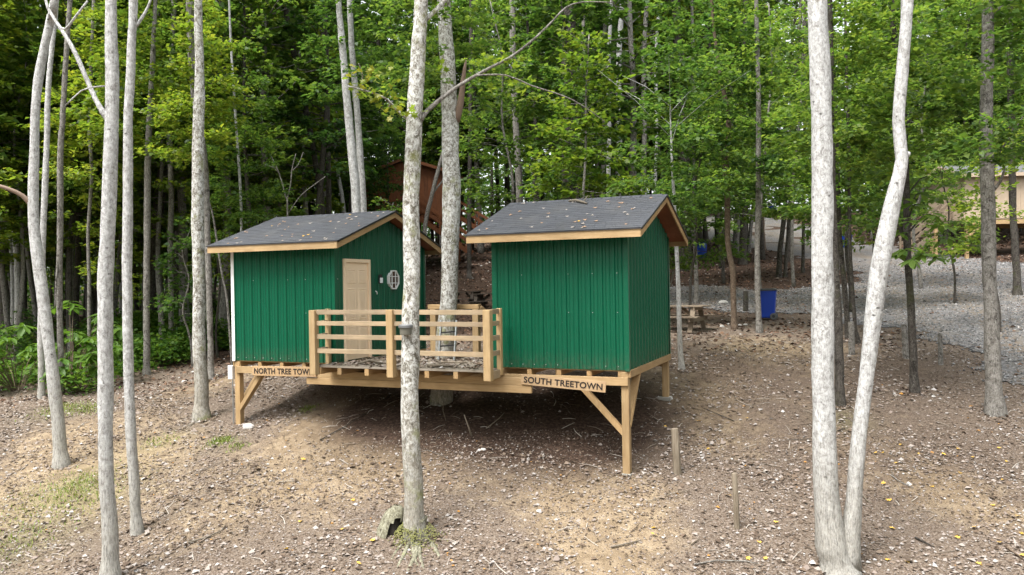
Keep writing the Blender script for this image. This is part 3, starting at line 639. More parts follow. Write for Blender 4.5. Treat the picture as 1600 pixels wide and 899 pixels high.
# north cabin: door, window, lamp, white junction box
d0, d1, dh = .265, 1.235, 2.14
fr = MB(); fr.box(.0, .075, d0, d0 + .07, .0, dh).box(.0, .075, d1 - .07, d1, .0, dh).box(.0, .074, d0 + .07, d1 - .07, dh - .075, dh)
fr.build('door_frame', M['tan'], north, NF, bevel=.004)
door = MB().box(.0, .036, d0 + .071, d1 - .071, .02, dh - .077).build('door', M['tan'], north, NF)
def raised(par, y0, y1, z0, z1):
    q = MB(); x = .0362; t = .020; q.add([(x, y0, z0), (x, y1, z0), (x, y1, z1), (x, y0, z1), (x - .0, y0, z0), (x, y1, z0), (x, y1, z1), (x, y0, z1)], [])
    q = MB()
    o = [(x, y0, z0), (x, y1, z0), (x, y1, z1), (x, y0, z1)]; m_ = [(x + .011, y0 + t, z0 + t), (x + .011, y1 - t, z0 + t), (x + .011, y1 - t, z1 - t), (x + .011, y0 + t, z1 - t)]
    n_ = [(x + .002, y0 + 2 * t, z0 + 2 * t), (x + .002, y1 - 2 * t, z0 + 2 * t), (x + .002, y1 - 2 * t, z1 - 2 * t), (x + .002, y0 + 2 * t, z1 - 2 * t)]
    r_ = [(x + .010, y0 + 3.2 * t, z0 + 3.2 * t), (x + .010, y1 - 3.2 * t, z0 + 3.2 * t), (x + .010, y1 - 3.2 * t, z1 - 3.2 * t), (x + .010, y0 + 3.2 * t, z1 - 3.2 * t)]
    fs = []
    for k in range(3):
        for i in range(4): a = 4 * k + i; b = 4 * k + (i + 1) % 4; fs.append((a, b, b + 4, a + 4))
    q.add(o + m_ + n_ + r_, fs + [(12, 13, 14, 15)]).build('door_panel', M['tan'], par)
ym = (d0 + d1) / 2
for ya, yb in ((d0 + .14, ym - .045), (ym + .045, d1 - .14)):
    for za, zb in ((.16, .72), (.85, 1.52), (1.62, 1.93)): raised(door, ya, yb, za, zb)
wy, wz, wr = 2.23, 1.70, .235
def octa(r): return [(wy + r * math.cos(R(22.5 + 45 * i)), wz + r * math.sin(R(22.5 + 45 * i))) for i in range(8)]
win = MB(); oo, ii = octa(wr), octa(wr - .03)
win.add([(x, y, z) for x in (.0, .06) for y, z in oo] + [(x, y, z) for x in (.0, .06) for y, z in ii],
        [(i, (i + 1) % 8, 8 + (i + 1) % 8, 8 + i) for i in range(8)] + [(8 + i, 8 + (i + 1) % 8, 24 + (i + 1) % 8, 24 + i) for i in range(8)] + [(24 + i, 24 + (i + 1) % 8, 16 + (i + 1) % 8, 16 + i) for i in range(8)])
w = win.build('window', M['white'], north, NF)
MB().add([(x, y, z) for x in (.03, .034) for y, z in octa(wr - .028)], [tuple(range(7, -1, -1)), tuple(range(8, 16))] + [(i, (i + 1) % 8, 8 + (i + 1) % 8, 8 + i) for i in range(8)]).build('pane', M['glass'], w)
mu = MB()
for q in (-.075, .075): mu.box(.036, .05, wy + q - .008, wy + q + .008, wz - wr + .05, wz + wr - .05); mu.box(.037, .051, wy - wr + .05, wy + wr - .05, wz + q - .008, wz + q + .008)
mu.build('muntin', M['white'], w)
def top_thing(name, parts, loc, rz, label, cat, group=None):
    """an Empty at loc with the parts (name, builder, material) under it"""
    r = tag(empty(name, loc, rz), label, cat, group)
    return r, [q.build(n, m, r, **(k[0] if k else {})) for n, q, m, *k in parts]
p = site(.03, 1.655, 1.62)
top_thing('wall_lamp', [('housing', MB().box(0, .035, -.055, .055, .0, .20), M['black'], dict(bevel=.006)), ('diffuser', MB().box(.036, .06, -.048, .048, .008, .125), M['lamp'], dict(bevel=.006))], p, -TH, 'small white solar wall lamp beside the octagonal window', 'lamp')
p = site(.03, 1.475, 1.36); hk = MB().tube([(0, 0, .09), (.03, 0, .08), (.045, .0, .05), (.03, .02, .02), (.012, .03, .03)], .009, 6)
tag(hk.build('hook', M['white'], None, p), 'small white hook on the green wall right of the tan door', 'hook').rotation_euler = (0, 0, -TH)
a_, h_ = on_front(362, 582, .05)
p = site(a_, .06, h_ - .15)
jb = tag(empty('junction_box', p, -TH), 'white electrical box on the leftmost post of the cabin', 'electrical box')
MB().box(-.07, .055, -.06, .06, 0, .30).build('box', M['white'], jb, bevel=.01)
MB().tube([(.04, -.03, .0), (.045, -.03, -.25), (.05, -.03, gz(p.x, p.y) - p.z - .03)], .014, 6).build('conduit', M['steel'], jb)
# ------------------------------------------------------------------ signs
def sign(text, p0, p1, hgt, b, label, size, spacing, sx=1.0, gap=None):
    (a0, h0), (a1, h1) = on_front(*p0, b), on_front(*p1, b); L = math.hypot(a1 - a0, h1 - h0); tilt = math.atan2(h1 - h0, a1 - a0)
    o = site(a0, b, h0); root = tag(empty('sign', o, -TH), label, 'sign'); root.rotation_euler = Euler((0, -tilt, -TH), 'XYZ')
    root.matrix_world = Matrix.Translation(o) @ Matrix.Rotation(-TH, 4, 'Z') @ Matrix.Rotation(-tilt, 4, 'Y')
    MB().box(0, L, 0, .022, -hgt / 2, hgt / 2).build('board', M['sign'], root, bevel=.003)
    cu = bpy.data.curves.new('lettering', 'FONT'); cu.body = text; cu.size = size; cu.extrude = .003; cu.space_character = spacing; cu.offset = .004
    to = bpy.data.objects.new('lettering', cu); COL.objects.link(to); bpy.context.view_layer.update()
    me = bpy.data.meshes.new_from_object(to.evaluated_get(bpy.context.evaluated_depsgraph_get())); bpy.data.objects.remove(to)
    me.materials.clear(); me.materials.append(M['burnt'])
    xs_ = [v.co.x for v in me.vertices]; ys_ = [v.co.y for v in me.vertices]; w = max(xs_) - min(xs_); hh = max(ys_) - min(ys_)
    k = (L * sx) / w; kz = hgt * .60 / hh
    for v in me.vertices:
        x, y, z = v.co; v.co = (L * .5 - L * sx / 2 + (x - min(xs_)) * k, -.0035 - z, (y - min(ys_) - hh / 2) * kz)
    me.name = 'lettering'; link('lettering', me, root)
    return root
sign('NORTH TREE TOWN', (394, 579.5), (493.5, 581.5), .205, -.097, 'wooden board reading NORTH TREE TOWN, partly hidden by a deck post', .2, 1.05, .93)
sign('SOUTH TREETOWN', (814.3, 592.6), (946.3, 605.5), .19, -.088, 'tilted wooden board reading SOUTH TREETOWN below the cabin wall', .2, 1.05, .93)

# ------------------------------------------------------------------ deck between the cabins
tree_a, _ = on_front(697, 550, 1.6); TREE_B = 1.6
do = site(0, 0, 0); dz = gz(do.x, do.y)
deck = tag(empty('deck', (do.x, do.y, dz), -TH), 'timber deck with post and rail fence joining the two green cabins', 'deck'); DF = (0, 0, ZF - dz)
def D_(mb, name, m, **k): return mb.build(name, m, deck, DF, **k)
bb = -.56; rd = random.Random(11)
while bb < 2.1:
    a0, a1 = (-.06, 3.70) if bb + .14 < -.04 else (.085, 3.49 if bb > .1 else 3.44)
    segs = [(a0, a1)]
    if abs(bb + .07 - TREE_B) < .38: segs = [(a0, tree_a - .38), (tree_a + .38, a1)]
    for s0, s1 in segs: D_(MB().box(s0 + rd.uniform(-.01, .01), s1, bb, bb + .135, -.034 + rd.uniform(0, .004), rd.uniform(-.004, .002)), 'floor_board', M['oldwood'])
    bb += .1425
jx = [on_front(q, y, -.55)[0] for q, y in ((530.5, 578), (573, 580), (618, 582), (667, 584), (712, 586))]
for x in jx + [jx[0] - .5, 3.66, .02, 1.72]:
    D_(MB().box(x - .045, x + .045, -.555 if x in jx else -.575, 2.08, -.165, -.036), 'joist', M['woodb'])
ba0, bh = on_front(478.5, 595, -.065); ba1, _ = on_front(830, 600, -.065)
D_(MB().box(ba0 + .0, ba1, -.063, .06 - .065, -.45, -.315), 'beam', M['wood'], bevel=.006)
D_(MB().box(ba0 + .25, ba1 - .02, -.055, -.008, -.313, -.168), 'beam', M['wood'], bevel=.006)
D_(MB().box(-.2, 3.6, 1.95, 2.05, -.45, -.167), 'beam', M['wood'])
PO = [(-.035, -.72), (1.735, -.72), (3.75, -.72)]
for a, b in PO: D_(MB().box(a - .07, a + .07, b, b + .14, -.17, 1.10 + rd.uniform(0, .012)), 'railing_post', M['railv'], bevel=.008)
ra, _ = on_front(780.5, 530, -.11); la, _ = on_front(512.5, 520, -.11)
for a in (ra, la): D_(MB().box(a - .045, a + .045, -.15, -.065, -.12 if a > 1 else -.03, 1.11), 'railing_post', M['railv'], bevel=.005)
RZ = ((1.015, 1.105), (.80, .885), (.535, .625), (.255, .345))
for z0, z1 in RZ:
    for (a0, b0), (a1, b1) in zip(PO[:-1], PO[1:]):
        q = rd.uniform(-.008, .008); D_(MB().beam((a0 + .071, -.64, (z0 + z1) / 2), (a1 - .071, -.64, (z0 + z1) / 2 + q), .04, z1 - z0), 'rail', M['rail'], bevel=.004)
    for (a0, a1) in ((PO[0][0], la), (PO[2][0], ra)): D_(MB().beam((a0, -.578, (z0 + z1) / 2), (a1, -.152, (z0 + z1) / 2), .04, z1 - z0), 'rail', M['rail'], bevel=.004)
D_(MB().beam((PO[2][0], -.578, -.09), (ra, -.152, -.09), .04, .15), 'side_board', M['rail'], bevel=.004)
D_(MB().beam((PO[0][0], -.578, -.09), (la, -.152, -.09), .04, .13), 'side_board', M['rail'], bevel=.004)
r0, _ = on_front(678, 480, 2.0); r1, rh = on_front(744, 478, 2.0)
for a in (r0, r1): D_(MB().box(a - .07, a + .07, 1.93, 2.07, -.2, 1.03), 'railing_post', M['railv'], bevel=.008)
D_(MB().box(r0 - .12, r1 + .09, 1.93, 2.07, 1.032, 1.13), 'rail', M['wood'], bevel=.006)
D_(MB().beam((r1 + .1, 2.0, 1.06), (r1 + .62, 2.75, .30), .04, .1), 'handrail', M['wood'], bevel=.004)
for a, b in ():
    p = site(a, b, 0); z = gz(p.x, p.y) - ZF; D_(MB().box(a - .07, a + .07, b - .01 if b > 1 else b, b + .12, z - .05, -.17), 'post', M['woodv'])
def deck_leaves():
    n = 900; a = RNG.uniform(-.02, 3.6, n); b = RNG.uniform(-.5, 2.0, n); k = (b < -.05) | ((a > .15) & (a < 3.4)); k &= (np.hypot(a - tree_a, b - TREE_B) > .3); a, b = a[k], b[k]; n = len(a)
    P = np.stack([OX + a * UA.x + b * VB.x, OY + a * UA.y + b * VB.y, np.full(n, ZF + .012)], 1); t = RNG.uniform(0, 6.28, n)
    me = leaf_mesh('leaf_litter', P, np.stack([np.cos(t), np.sin(t), RNG.normal(0, .2, n)], 1), np.array([0, 0, 1]) + RNG.normal(0, .4, (n, 3)), RNG.uniform(.05, .12, n), M['litter'], .38, .15)
    tag(link('leaf_litter', me), 'dry brown leaves lying over the deck boards', None, None, 'stuff')
deck_leaves()
def stick(pts, rad, label, m='deadwood', group=None, name='stick', n=6, forks=()):
    P0 = Vector(pts[0]); r = tag(empty(name, P0), label, 'stick', group)
    mb = MB().tube([Vector(p) - P0 for p in pts], rad, n, .3)
    mb.build('stem', M[m], r, smooth=True)
    for fp, fr_ in forks: MB().tube([Vector(p) - P0 for p in fp], fr_, 5).build('twig', M[m], r, smooth=True)
    return r
def deck_pt(px, py, b, up=.03):
    a, _ = on_front(px, py, b); p = site(a, b, up); return p
stick([deck_pt(559, 573, -.3), deck_pt(578, 571, -.25, .10), deck_pt(590, 570, -.2, .06), deck_pt(599, 571, -.15, .03)], [.02, .035, .03, .02], 'curved pale branch lying on the deck boards near the tan door', forks=[([deck_pt(578, 571, -.25, .10), deck_pt(566, 568, -.1, .04)], [.02, .01])])
stick([deck_pt(668, 575, -.35), deck_pt(690, 577, -.32, .05), deck_pt(708, 579, -.28)], [.03, .04, .02], 'pale broken branch on the deck boards right of the middle trunk', forks=[([deck_pt(690, 572, .2, .05), deck_pt(730, 570, .25, .05)], [.02, .015])])
# ladder leaning against the trunk through the deck
l0, _ = on_front(688, 550, 1.15); l1, _ = on_front(712, 550, 1.15); p = site(0, 0, 0)
lad = tag(empty('ladder', (p.x, p.y, ZF), -TH), 'grey metal ladder leaning against the trunk at the back of the deck', 'ladder')
for a in (l0, l1): MB().beam((a, 1.08, .0), (a, 1.22, .82), .03, .05, (0, 1, 0)).build('side_rail', M['steel'], lad)
for z in (.28, .56): MB().beam((l0, 1.08 + .14 * z / .82, z), (l1, 1.08 + .14 * z / .82, z + .03), .04, .03).build('rung', M['black'], lad)
# ------------------------------------------------------------------ single fallen leaves on the roofs, branch on the south roof
def leaf_shape(name, m, lobes=5, curl=.18, seed=0):
    rn = random.Random(seed); vs = [(0, .42, .02)]; n = lobes * 2 + 2; out = []
    for i in range(n):
        a = -math.pi / 2 + 2 * math.pi * (i + .5) / n; r = (.50 if i % 2 == 0 else .27) * rn.uniform(.85, 1.12)
        x, y = math.cos(a) * r, .45 + math.sin(a) * r * 1.05; out.append((x, y, curl * (x * x * 3 - (y - .45) ** 2) + rn.uniform(-.03, .03)))
    vs += out; fs = [(0, 1 + i, 1 + (i + 1) % n) for i in range(n)]
    return MB().add(vs, fs).mesh(name, m)
FALL = [leaf_shape('fallen_leaf', M[k], 5, c, s) for s, (k, c) in enumerate((('paleleaf', .10), ('redleaf', .15), ('paleleaf', .25), ('redleaf', .2), ('orangeleaf', .15)))]
def roof_leaves(n, a0, b0, L, D, e, g, zt, label, group, seed, w):
    rn = random.Random(seed)
    for i in range(n):
        x = rn.uniform(-L - g + .1, g - .1); d = (D / 2 + e) * rn.random() ** 1.25; y = -e + .06 + d * .94; p = site(a0 + x, b0 + y, zt(y) + .022)
        o = link('fallen_leaf', rn.choices(FALL, w)[0], None, p, (0, 0, 0), rn.uniform(.055, .10))
        o.rotation_euler = (Matrix.Rotation(-TH, 3, 'Z') @ Matrix.Rotation(math.atan(.35), 3, 'X') @ Matrix.Rotation(rn.uniform(0, 6.28), 3, 'Z')).to_euler(); tag(o, label, 'fallen leaf', group)
roof_leaves(44, 0, 0, N_L, N_D, .353, .325, nzt, 'dry leaf lying on the dark shingles of the cabin with the tan door', 'fallen leaves on the north cabin roof', 5, (2, 2, 3, 2, .6))
roof_leaves(40, SA, SB, S_L, S_D, .404, .342, szt, 'dry leaf lying on the dark shingles of the windowless cabin', 'fallen leaves on the south cabin roof', 6, (3, 2, 3, 1.5, .5))
def roof_pt(px, py, up=.03):
    rx_, rz_ = ray(px, py); best = None
    for i in range(400):
        t = 13 + i * .015; q = Vector((rx_ * t, t, CZ + rz_ * t)); a, b = site_ab(q); y = b - SB
        if q.z - ZF < szt(y): return site(a, b, szt(y) + up)
    return q
stick([roof_pt(889, 317), roof_pt(899, 317, .05), roof_pt(908, 319, .05), roof_pt(917, 320.5)], [.018, .026, .028, .02], 'dead branch lying near the ridge of the windowless cabin roof', forks=[([roof_pt(912, 319.5, .05), roof_pt(918, 314, .10), roof_pt(925, 309, .12)], [.012, .008, .006])])
LOOSE = random.Random(21)
def loose_leaves(n, x0, x1, y0, y1, label, group, mi):
    for i in range(n):
        h = hit(LOOSE.uniform(x0, x1), LOOSE.uniform(y0, y1)); o = link('fallen_leaf', FALL[mi], None, h + Vector((0, 0, .025)), (LOOSE.uniform(-.3, .3), LOOSE.uniform(-.3, .3), LOOSE.uniform(0, 6.28)), LOOSE.uniform(.075, .115)); tag(o, label, 'fallen leaf', group)
loose_leaves(26, 1360, 1600, 690, 890, 'orange fallen leaf on brown litter right of the twin pale trunk', 'orange leaves right of the twin trunk', 4)
loose_leaves(12, 1010, 1260, 650, 880, 'orange fallen leaf between the cut posts and the twin pale trunk', 'orange leaves near the cut posts', 4)
loose_leaves(8, 400, 600, 690, 890, 'yellow orange fallen leaf left of the middle lichen trunk', 'orange leaves left of the middle trunk', 4)
loose_leaves(24, 690, 1260, 700, 890, 'pale curled fallen leaf on the litter in front of the deck', 'pale leaves in front of the deck', 2)
# ------------------------------------------------------------------ trees
def smooth_path(P, step=.35):
    """Catmull-Rom through (point, radius) pairs"""
    out = []
    for i in range(len(P) - 1):
        p0, p1, p2, p3 = P[max(i - 1, 0)], P[i], P[i + 1], P[min(i + 2, len(P) - 1)]
        L = (p2[0] - p1[0]).length; n = max(2, int(L / step))
        for k in range(n):
            t = k / n
            f = lambda a, b, c, d: .5 * (2 * b + (c - a) * t + (2 * a - 5 * b + 4 * c - d) * t * t + (3 * b - a - 3 * c + d) * t ** 3)
            out.append((f(p0[0], p1[0], p2[0], p3[0]), p1[1] * (1 - t) + p2[1] * t))
    out.append(P[-1]); return out
def tube_path(mb, P, n=10, step=.35, jit=.12, wob=0, seed=0):
    S = smooth_path(P, step); pts, rad = [], []
    for i, (p, r) in enumerate(S):
        q = Vector(p)
        if wob: q = q + Vector((mnoise.noise((seed, i * step * .5, 0)), mnoise.noise((seed, i * step * .5, 5)), 0)) * wob
        pts.append(q); rad.append(r * (1 + .05 * mnoise.noise((seed + 3, i * .9, 1))))
    return mb.tube(pts, rad, n, jit)
def leaf_cloud(name, sprays, m, size, rnd, width=.36):
    """sprays: (start, end, half width, count); leaves lie in loose flat layers along each branch"""
    P, D, N, S = [], [], [], []; mb = MB()
    for s, e, w, c in sprays:
        s, e = np.array(s), np.array(e); d = e - s; L = np.linalg.norm(d); d = d / L; sd = np.cross(d, (0, 0, 1)); sd = sd / max(np.linalg.norm(sd), 1e-6); up = np.cross(sd, d)
        nc = max(2, int(c / 14)); tc = rnd.beta(2.2, 1.1, nc); oc = rnd.normal(0, 1, nc) * w * (.35 + .65 * np.sin(np.clip(tc, .05, .98) * 2.9)); uc = rnd.normal(0, .10, nc) - .10 * np.abs(oc) / max(w, .1)
        k = rnd.integers(0, nc, c)
        t = tc[k] * L + rnd.normal(0, .13, c); o = oc[k] + rnd.normal(0, .15, c); u = uc[k] + rnd.normal(0, .055, c)
        p = s + d * t[:, None] + sd * o[:, None] + up * u[:, None] + np.array([0, 0, 1]) * (-.06 * (t / L) ** 2 * L)[:, None]
        dd = d * .8 + sd * (np.sign(o) * rnd.uniform(.2, 1.2, c))[:, None] + rnd.normal(0, .35, (c, 3)) + np.array([0, 0, -.25])
        P.append(p); D.append(dd); N.append(np.array([0, 0, 1.]) + rnd.normal(0, .42, (c, 3))); S.append(rnd.uniform(.7, 1.25, c) * size)
    return leaf_mesh(name, np.concatenate(P), np.concatenate(D), np.concatenate(N), np.concatenate(S), m, width)
def make_tree_meshes(seed, hgt, base, n, lmax, per, size, r0, bark_m, leaf_m, top_r=.35, fork=False):
    """trunk (with limbs) and crown meshes of a whole tree standing at the origin"""
    rn = np.random.default_rng(seed); mb = MB(); lean = rn.normal(0, .03, 2); bend = rn.normal(0, .22, (6, 2))
    def axis(z):
        t = z / hgt; i = min(int(t * 5), 4); f = t * 5 - i; b = bend[i] * (1 - f) + bend[i + 1] * f
        return np.array([lean[0] * z + b[0] * min(1, t * 3), lean[1] * z + b[1] * min(1, t * 3), z])
    zs = np.linspace(0, hgt, 12)
    P = [(Vector(axis(z)), r0 * (1.25 if z == 0 else 1) * (1 - .85 * (z / hgt) ** .9) + .012) for z in zs]; P[0][0].z = -.25
    tube_path(mb, P, 8, .6, .10)
    sprays = []
    for i in range(n):
        z = base + (hgt - base) * ((i + rn.random()) / n) ** .92; a = i * 2.4 + rn.normal(0, .5); k = (z - base) / (hgt - base)
        l = lmax * (1 - (1 - top_r) * k) * rn.uniform(.55, 1.1) * (.75 if k < .08 else 1); s = axis(z * .985); el = rn.uniform(-.12, .30) + .45 * k
        e = s + np.array([math.cos(a) * l, math.sin(a) * l, math.sin(el) * l])
        mid = (s + e) / 2 + rn.normal(0, .08 * l, 3); r = max(.012, r0 * .28 * (1 - .7 * k))
        mb.tube([s, mid, e], [r, r * .65, r * .25], 4)
        c = max(20, int(per * (l / lmax) ** 1.4)); sprays.append((s + (e - s) * .1, e, l * .36, c))
        for q in (-1, 1):
            if rn.random() < .75:
                s2 = s + (e - s) * rn.uniform(.3, .6); a2 = a + q * rn.uniform(.5, 1.0); l2 = l * rn.uniform(.4, .6)
                e2 = s2 + np.array([math.cos(a2) * l2, math.sin(a2) * l2, math.sin(el) * l2 + rn.normal(0, .1)]); mb.tube([s2, e2], [r * .5, r * .2], 3); sprays.append((s2, e2, l2 * .4, int(c * .5)))
    return mb.mesh('trunk', M[bark_m], True), leaf_cloud('crown', sprays, M[leaf_m], size, rn)
CAN = [make_tree_meshes(100 + i, h, b, 58, l, 155, s, r, bk, lf) for i, (h, b, l, s, r, bk, lf) in enumerate((
    (20, 7.0, 3.4, .25, .17, 'bark_grey', 'leaf'), (18, 5.5, 3.0, .24, .12, 'bark_dark', 'leaf'), (21, 8.0, 3.6, .26, .20, 'bark_dark', 'leaf_dark'), (17, 5.0, 2.8, .24, .11, 'bark_grey', 'leaf_yellow'), (19, 6.5, 3.2, .25, .12, 'bark_white', 'leaf')))]
UND = [make_tree_meshes(200 + i, h, b, 40, l, 150, s, r, bk, lf, .3) for i, (h, b, l, s, r, bk, lf) in enumerate((
    (9, 2.6, 2.3, .17, .06, 'bark_dark', 'leaf'), (8, 2.2, 2.0, .17, .05, 'bark_grey', 'leaf_yellow'), (10, 3.0, 2.5, .18, .07, 'bark_dark', 'leaf_dark'), (11, 3.4, 2.4, .17, .06, 'bark_grey', 'leaf')))]
SAP = [make_tree_meshes(300 + i, h, b, 16, l, 70, s, .028, bk, lf, .4) for i, (h, b, l, s, bk, lf) in enumerate(((4.5, 1.6, 1.1, .15, 'bark_grey', 'leaf'), (6, 2.2, 1.2, .15, 'bark_dark', 'leaf_yellow')))]
TOP = [make_tree_meshes(400 + i, 6.5, 1.0, 26, 2.1, 60, .17, .07, 'bark_white', lf, .35)[1] for i, lf in enumerate(('leaf', 'leaf_yellow'))]
def stand(meshes, x, y, label, group, rz, sc, zs=1.0, name='tree', cat='tree'):
    r = tag(empty(name, (x, y, gz(x, y)), rz), label, cat, group)
    link('trunk', meshes[0], r, sc=(sc, sc, sc * zs)); link('crown', meshes[1], r, sc=(sc, sc, sc * zs)); return r
TREES = []
def hero(label, pts, bark_m, Y=None, top=9.0, crown=0, branches=(), n=12, flare=1.5, jit=.16, base_up=0, cscale=1.0, wob=.02, low=None):
    """a trunk traced where it stands: pts are (px, py, width px) from its foot upwards, all at the foot's distance"""
    if Y is None: h = hit(pts[0][0], pts[0][1]); Y = h.y
    else:
        h = at_depth(pts[0][0], pts[0][1], Y); h.z = gz(h.x, h.y)
    root = tag(empty('tree', h), label, 'tree'); TREES.append((h.x, h.y)); sd = len(TREES) * 3.7
    P = [(at_depth(x, y, Y) - h, w / 2 * Y / F) for x, y, w in pts]
    P[0] = (Vector((0, 0, -.12)), P[0][1] * 1.15)
    if flare > 1:
        r1 = P[1][1]; f0 = P[1][0]; P[0] = (P[0][0], max(P[0][1], r1 * flare)); d = f0.normalized(); P.insert(1, (d * min(.14, f0.length * .3), r1 * (1 + (flare - 1) * .55))); P.insert(2, (d * min(.42, f0.length * .6), r1 * (1 + (flare - 1) * .12)))
    d = (P[-1][0] - P[-2][0]).normalized(); d = (d + Vector((0, 0, .6))).normalized()
    if top:
        e, r = P[-1]; P += [(e + d * top * .4, r * .8), (e + d * top, r * .35)]
    mb = MB(); tube_path(mb, P, n, .22, jit, wob, sd)
    if top:
        e, r = P[-3]
        for k in range(7):
            a = k * 2.4 + sd; s = e + d * top * (.25 + .1 * k); q = s + Vector((math.cos(a), math.sin(a), .7)) * (2.2 - .18 * k); mb.tube([s, (s + q) / 2 + Vector((0, 0, .1)), q], [r * .35, r * .22, r * .06], 5)
    mb.build('trunk', M[bark_m], root, smooth=True)
    for br in branches:
        bm = br[2] if len(br) > 2 else bark_m; dep = br[1]; m = len(br[0])
        BP = [(at_depth(x, y, Y + dep * i / max(1, m - 1)) - h, w / 2 * Y / F) for i, (x, y, w) in enumerate(br[0])]
        q = MB(); tube_path(q, BP, 7, .15, .1, .015, sd + 1); q.build('branch', M[bm], root, smooth=True)
    if low is not None:
        i, sc, up = low; e = P[min(len(P) - 1, 4)][0]; link('crown', UND[i][1], root, (e.x * .6, e.y * .6, up), (0, 0, sd), sc)
    elif crown is not None and top:
        e = P[-1][0] - d * min(top * .8, 6.5); link('crown', TOP[crown], root, e + Vector((0, 0, 1.2)), (0, 0, sd), cscale)
    return root, h, Y
# -- foreground and middle distance trunks
hero('leaning pale trunk with a reddish branch, leftmost in the clearing', [(97, 728, 24), (94, 690, 20), (84, 600, 18), (66, 450, 17), (58, 390, 17), (52, 325, 15), (54, 225, 14), (57, 150, 13), (66, 87, 13), (80, 25, 12), (85, 0, 12)], 'bark_white', crown=1, branches=[([(50, 322, 9), (35, 306, 7), (10, 294, 6), (-40, 280, 4)], -.3, 'bark_red')])
hero('slim pale trunk crossing behind the leaning leftmost trunk', [(65, 622, 13), (64, 515, 9.5), (66, 400, 9), (70, 300, 9), (75, 150, 8), (84, 50, 7), (88, 0, 7)], 'bark_white', crown=0)
hero('straight slim grey trunk right of the leaning leftmost trunk', [(95, 596, 11), (94, 500, 9), (93, 400, 9), (95, 225, 9), (97, 200, 8), (102, 112, 8), (106, 50, 7), (110, 0, 7)], 'bark_grey', Y=21.8, crown=1, branches=[([(92, 380, 4), (88, 440, 3), (86, 480, 2)], -.3)])
hero('thick white trunk with a long bare side branch, cut by the bottom edge', [(173, 908, 28), (172, 850, 25), (166, 740, 22), (164, 600, 23), (165, 450, 22.5), (168, 400, 22), (173, 225, 21), (174, 110, 20), (173, 0, 17)], 'bark_white', crown=0,
     branches=[([(168, 186, 10), (150, 155, 8), (120, 85, 7), (98, 48, 6), (76, 14, 5), (70, -10, 4)], .4), ([(92, 40, 3), (103, 46, 4), (118, 28, 3.5), (138, 2, 3)], -.2), ([(164, 135, 3), (150, 136, 2.5), (128, 142, 2), (104, 165, 2)], -.3)])
hero('white trunk with a swollen knot standing right of the thick white trunk', [(216, 833, 17), (211, 790, 16), (203, 674, 16), (200, 560, 15), (199, 450, 14.5), (199, 350, 15), (199, 225, 14), (200, 175, 13.5), (204, 112, 13), (206, 50, 13), (208, 0, 13)], 'bark_white', crown=1, branches=[([(212, 42, 6), (222, 28, 5), (232, 10, 4), (240, -14, 3)], .1)])
hero('thin grey trunk at the edge of the undergrowth left of the cabins', [(230, 586, 12), (229, 450, 10), (230, 300, 10), (232, 225, 9.5), (235, 160, 8), (240, 60, 7), (243, 0, 6)], 'bark_grey', low=(1, 1.0, 4.4), crown=0, cscale=1.2)
hero('dark mottled trunk standing just left of the cabin with the door', [(316, 656, 26), (315, 620, 22), (311, 520, 20), (311, 450, 19), (309, 225, 18), (312, 110, 14), (310, 0, 12)], 'bark_lichen', crown=0)
hero('grey trunk rising behind the dark mottled trunk left of the cabin', [(328, 500, 12), (326, 440, 9), (320, 260, 9), (306, 165, 11), (298, 60, 12), (296, 0, 12)], 'bark_grey', low=(1, .8, 4.2), Y=22, crown=0)
hero('pale twin trunk behind the roof of the cabin with the door, left stem', [(556, 470, 15), (556, 330, 14), (551, 250, 14), (542, 150, 12), (534, 60, 11), (529, 0, 9)], 'bark_white', Y=23.5, crown=0)
hero('pale twin trunk behind the roof of the cabin with the door, right stem', [(572, 470, 11), (568, 330, 10.5), (563, 250, 10), (556, 150, 10), (549, 60, 9), (546, 0, 9)], 'bark_white', low=(3, .85, 4.4), Y=24.2, crown=1)
mid, mh, MY = hero('mottled white trunk in front of the deck carrying a round lamp', [(650, 838, 40), (647, 770, 30), (640, 640, 28), (641, 560, 28), (642, 470, 27), (643, 400, 26), (642, 330, 26), (643, 300, 25), (647, 220, 25), (650, 150, 25), (655, 60, 22), (657, 0, 21)], 'bark_lichen', crown=1, flare=1.35, n=16,
     branches=[([(657, 188, 8.5), (668, 172, 7), (700, 146, 6.4), (730, 126, 5.8), (770, 104, 4.8), (800, 88, 4.4), (838, 58, 3.6), (866, 30, 3.2), (884, 12, 3), (910, 3, 2.4), (960, 4, 1.6)], .9, 'bark_grey'),
               ([(663, 32, 8), (676, 20, 7), (692, 4, 6), (706, -12, 5)], .4), ([(636, 186, 6), (620, 172, 4), (607, 158, 3.5), (590, 148, 3), (560, 139, 3), (544, 135, 2)], -.5), ([(604, 172, 2), (610, 160, 2.5)], -.3), ([(565, 140, 2.5), (566, 118, 2), (560, 100, 1.5)], -.5), ([(745, 118, 3), (790, 118, 2.6), (830, 134, 2.4), (880, 150, 2), (910, 165, 1.6), (945, 190, 1)], .6, 'bark_grey')])
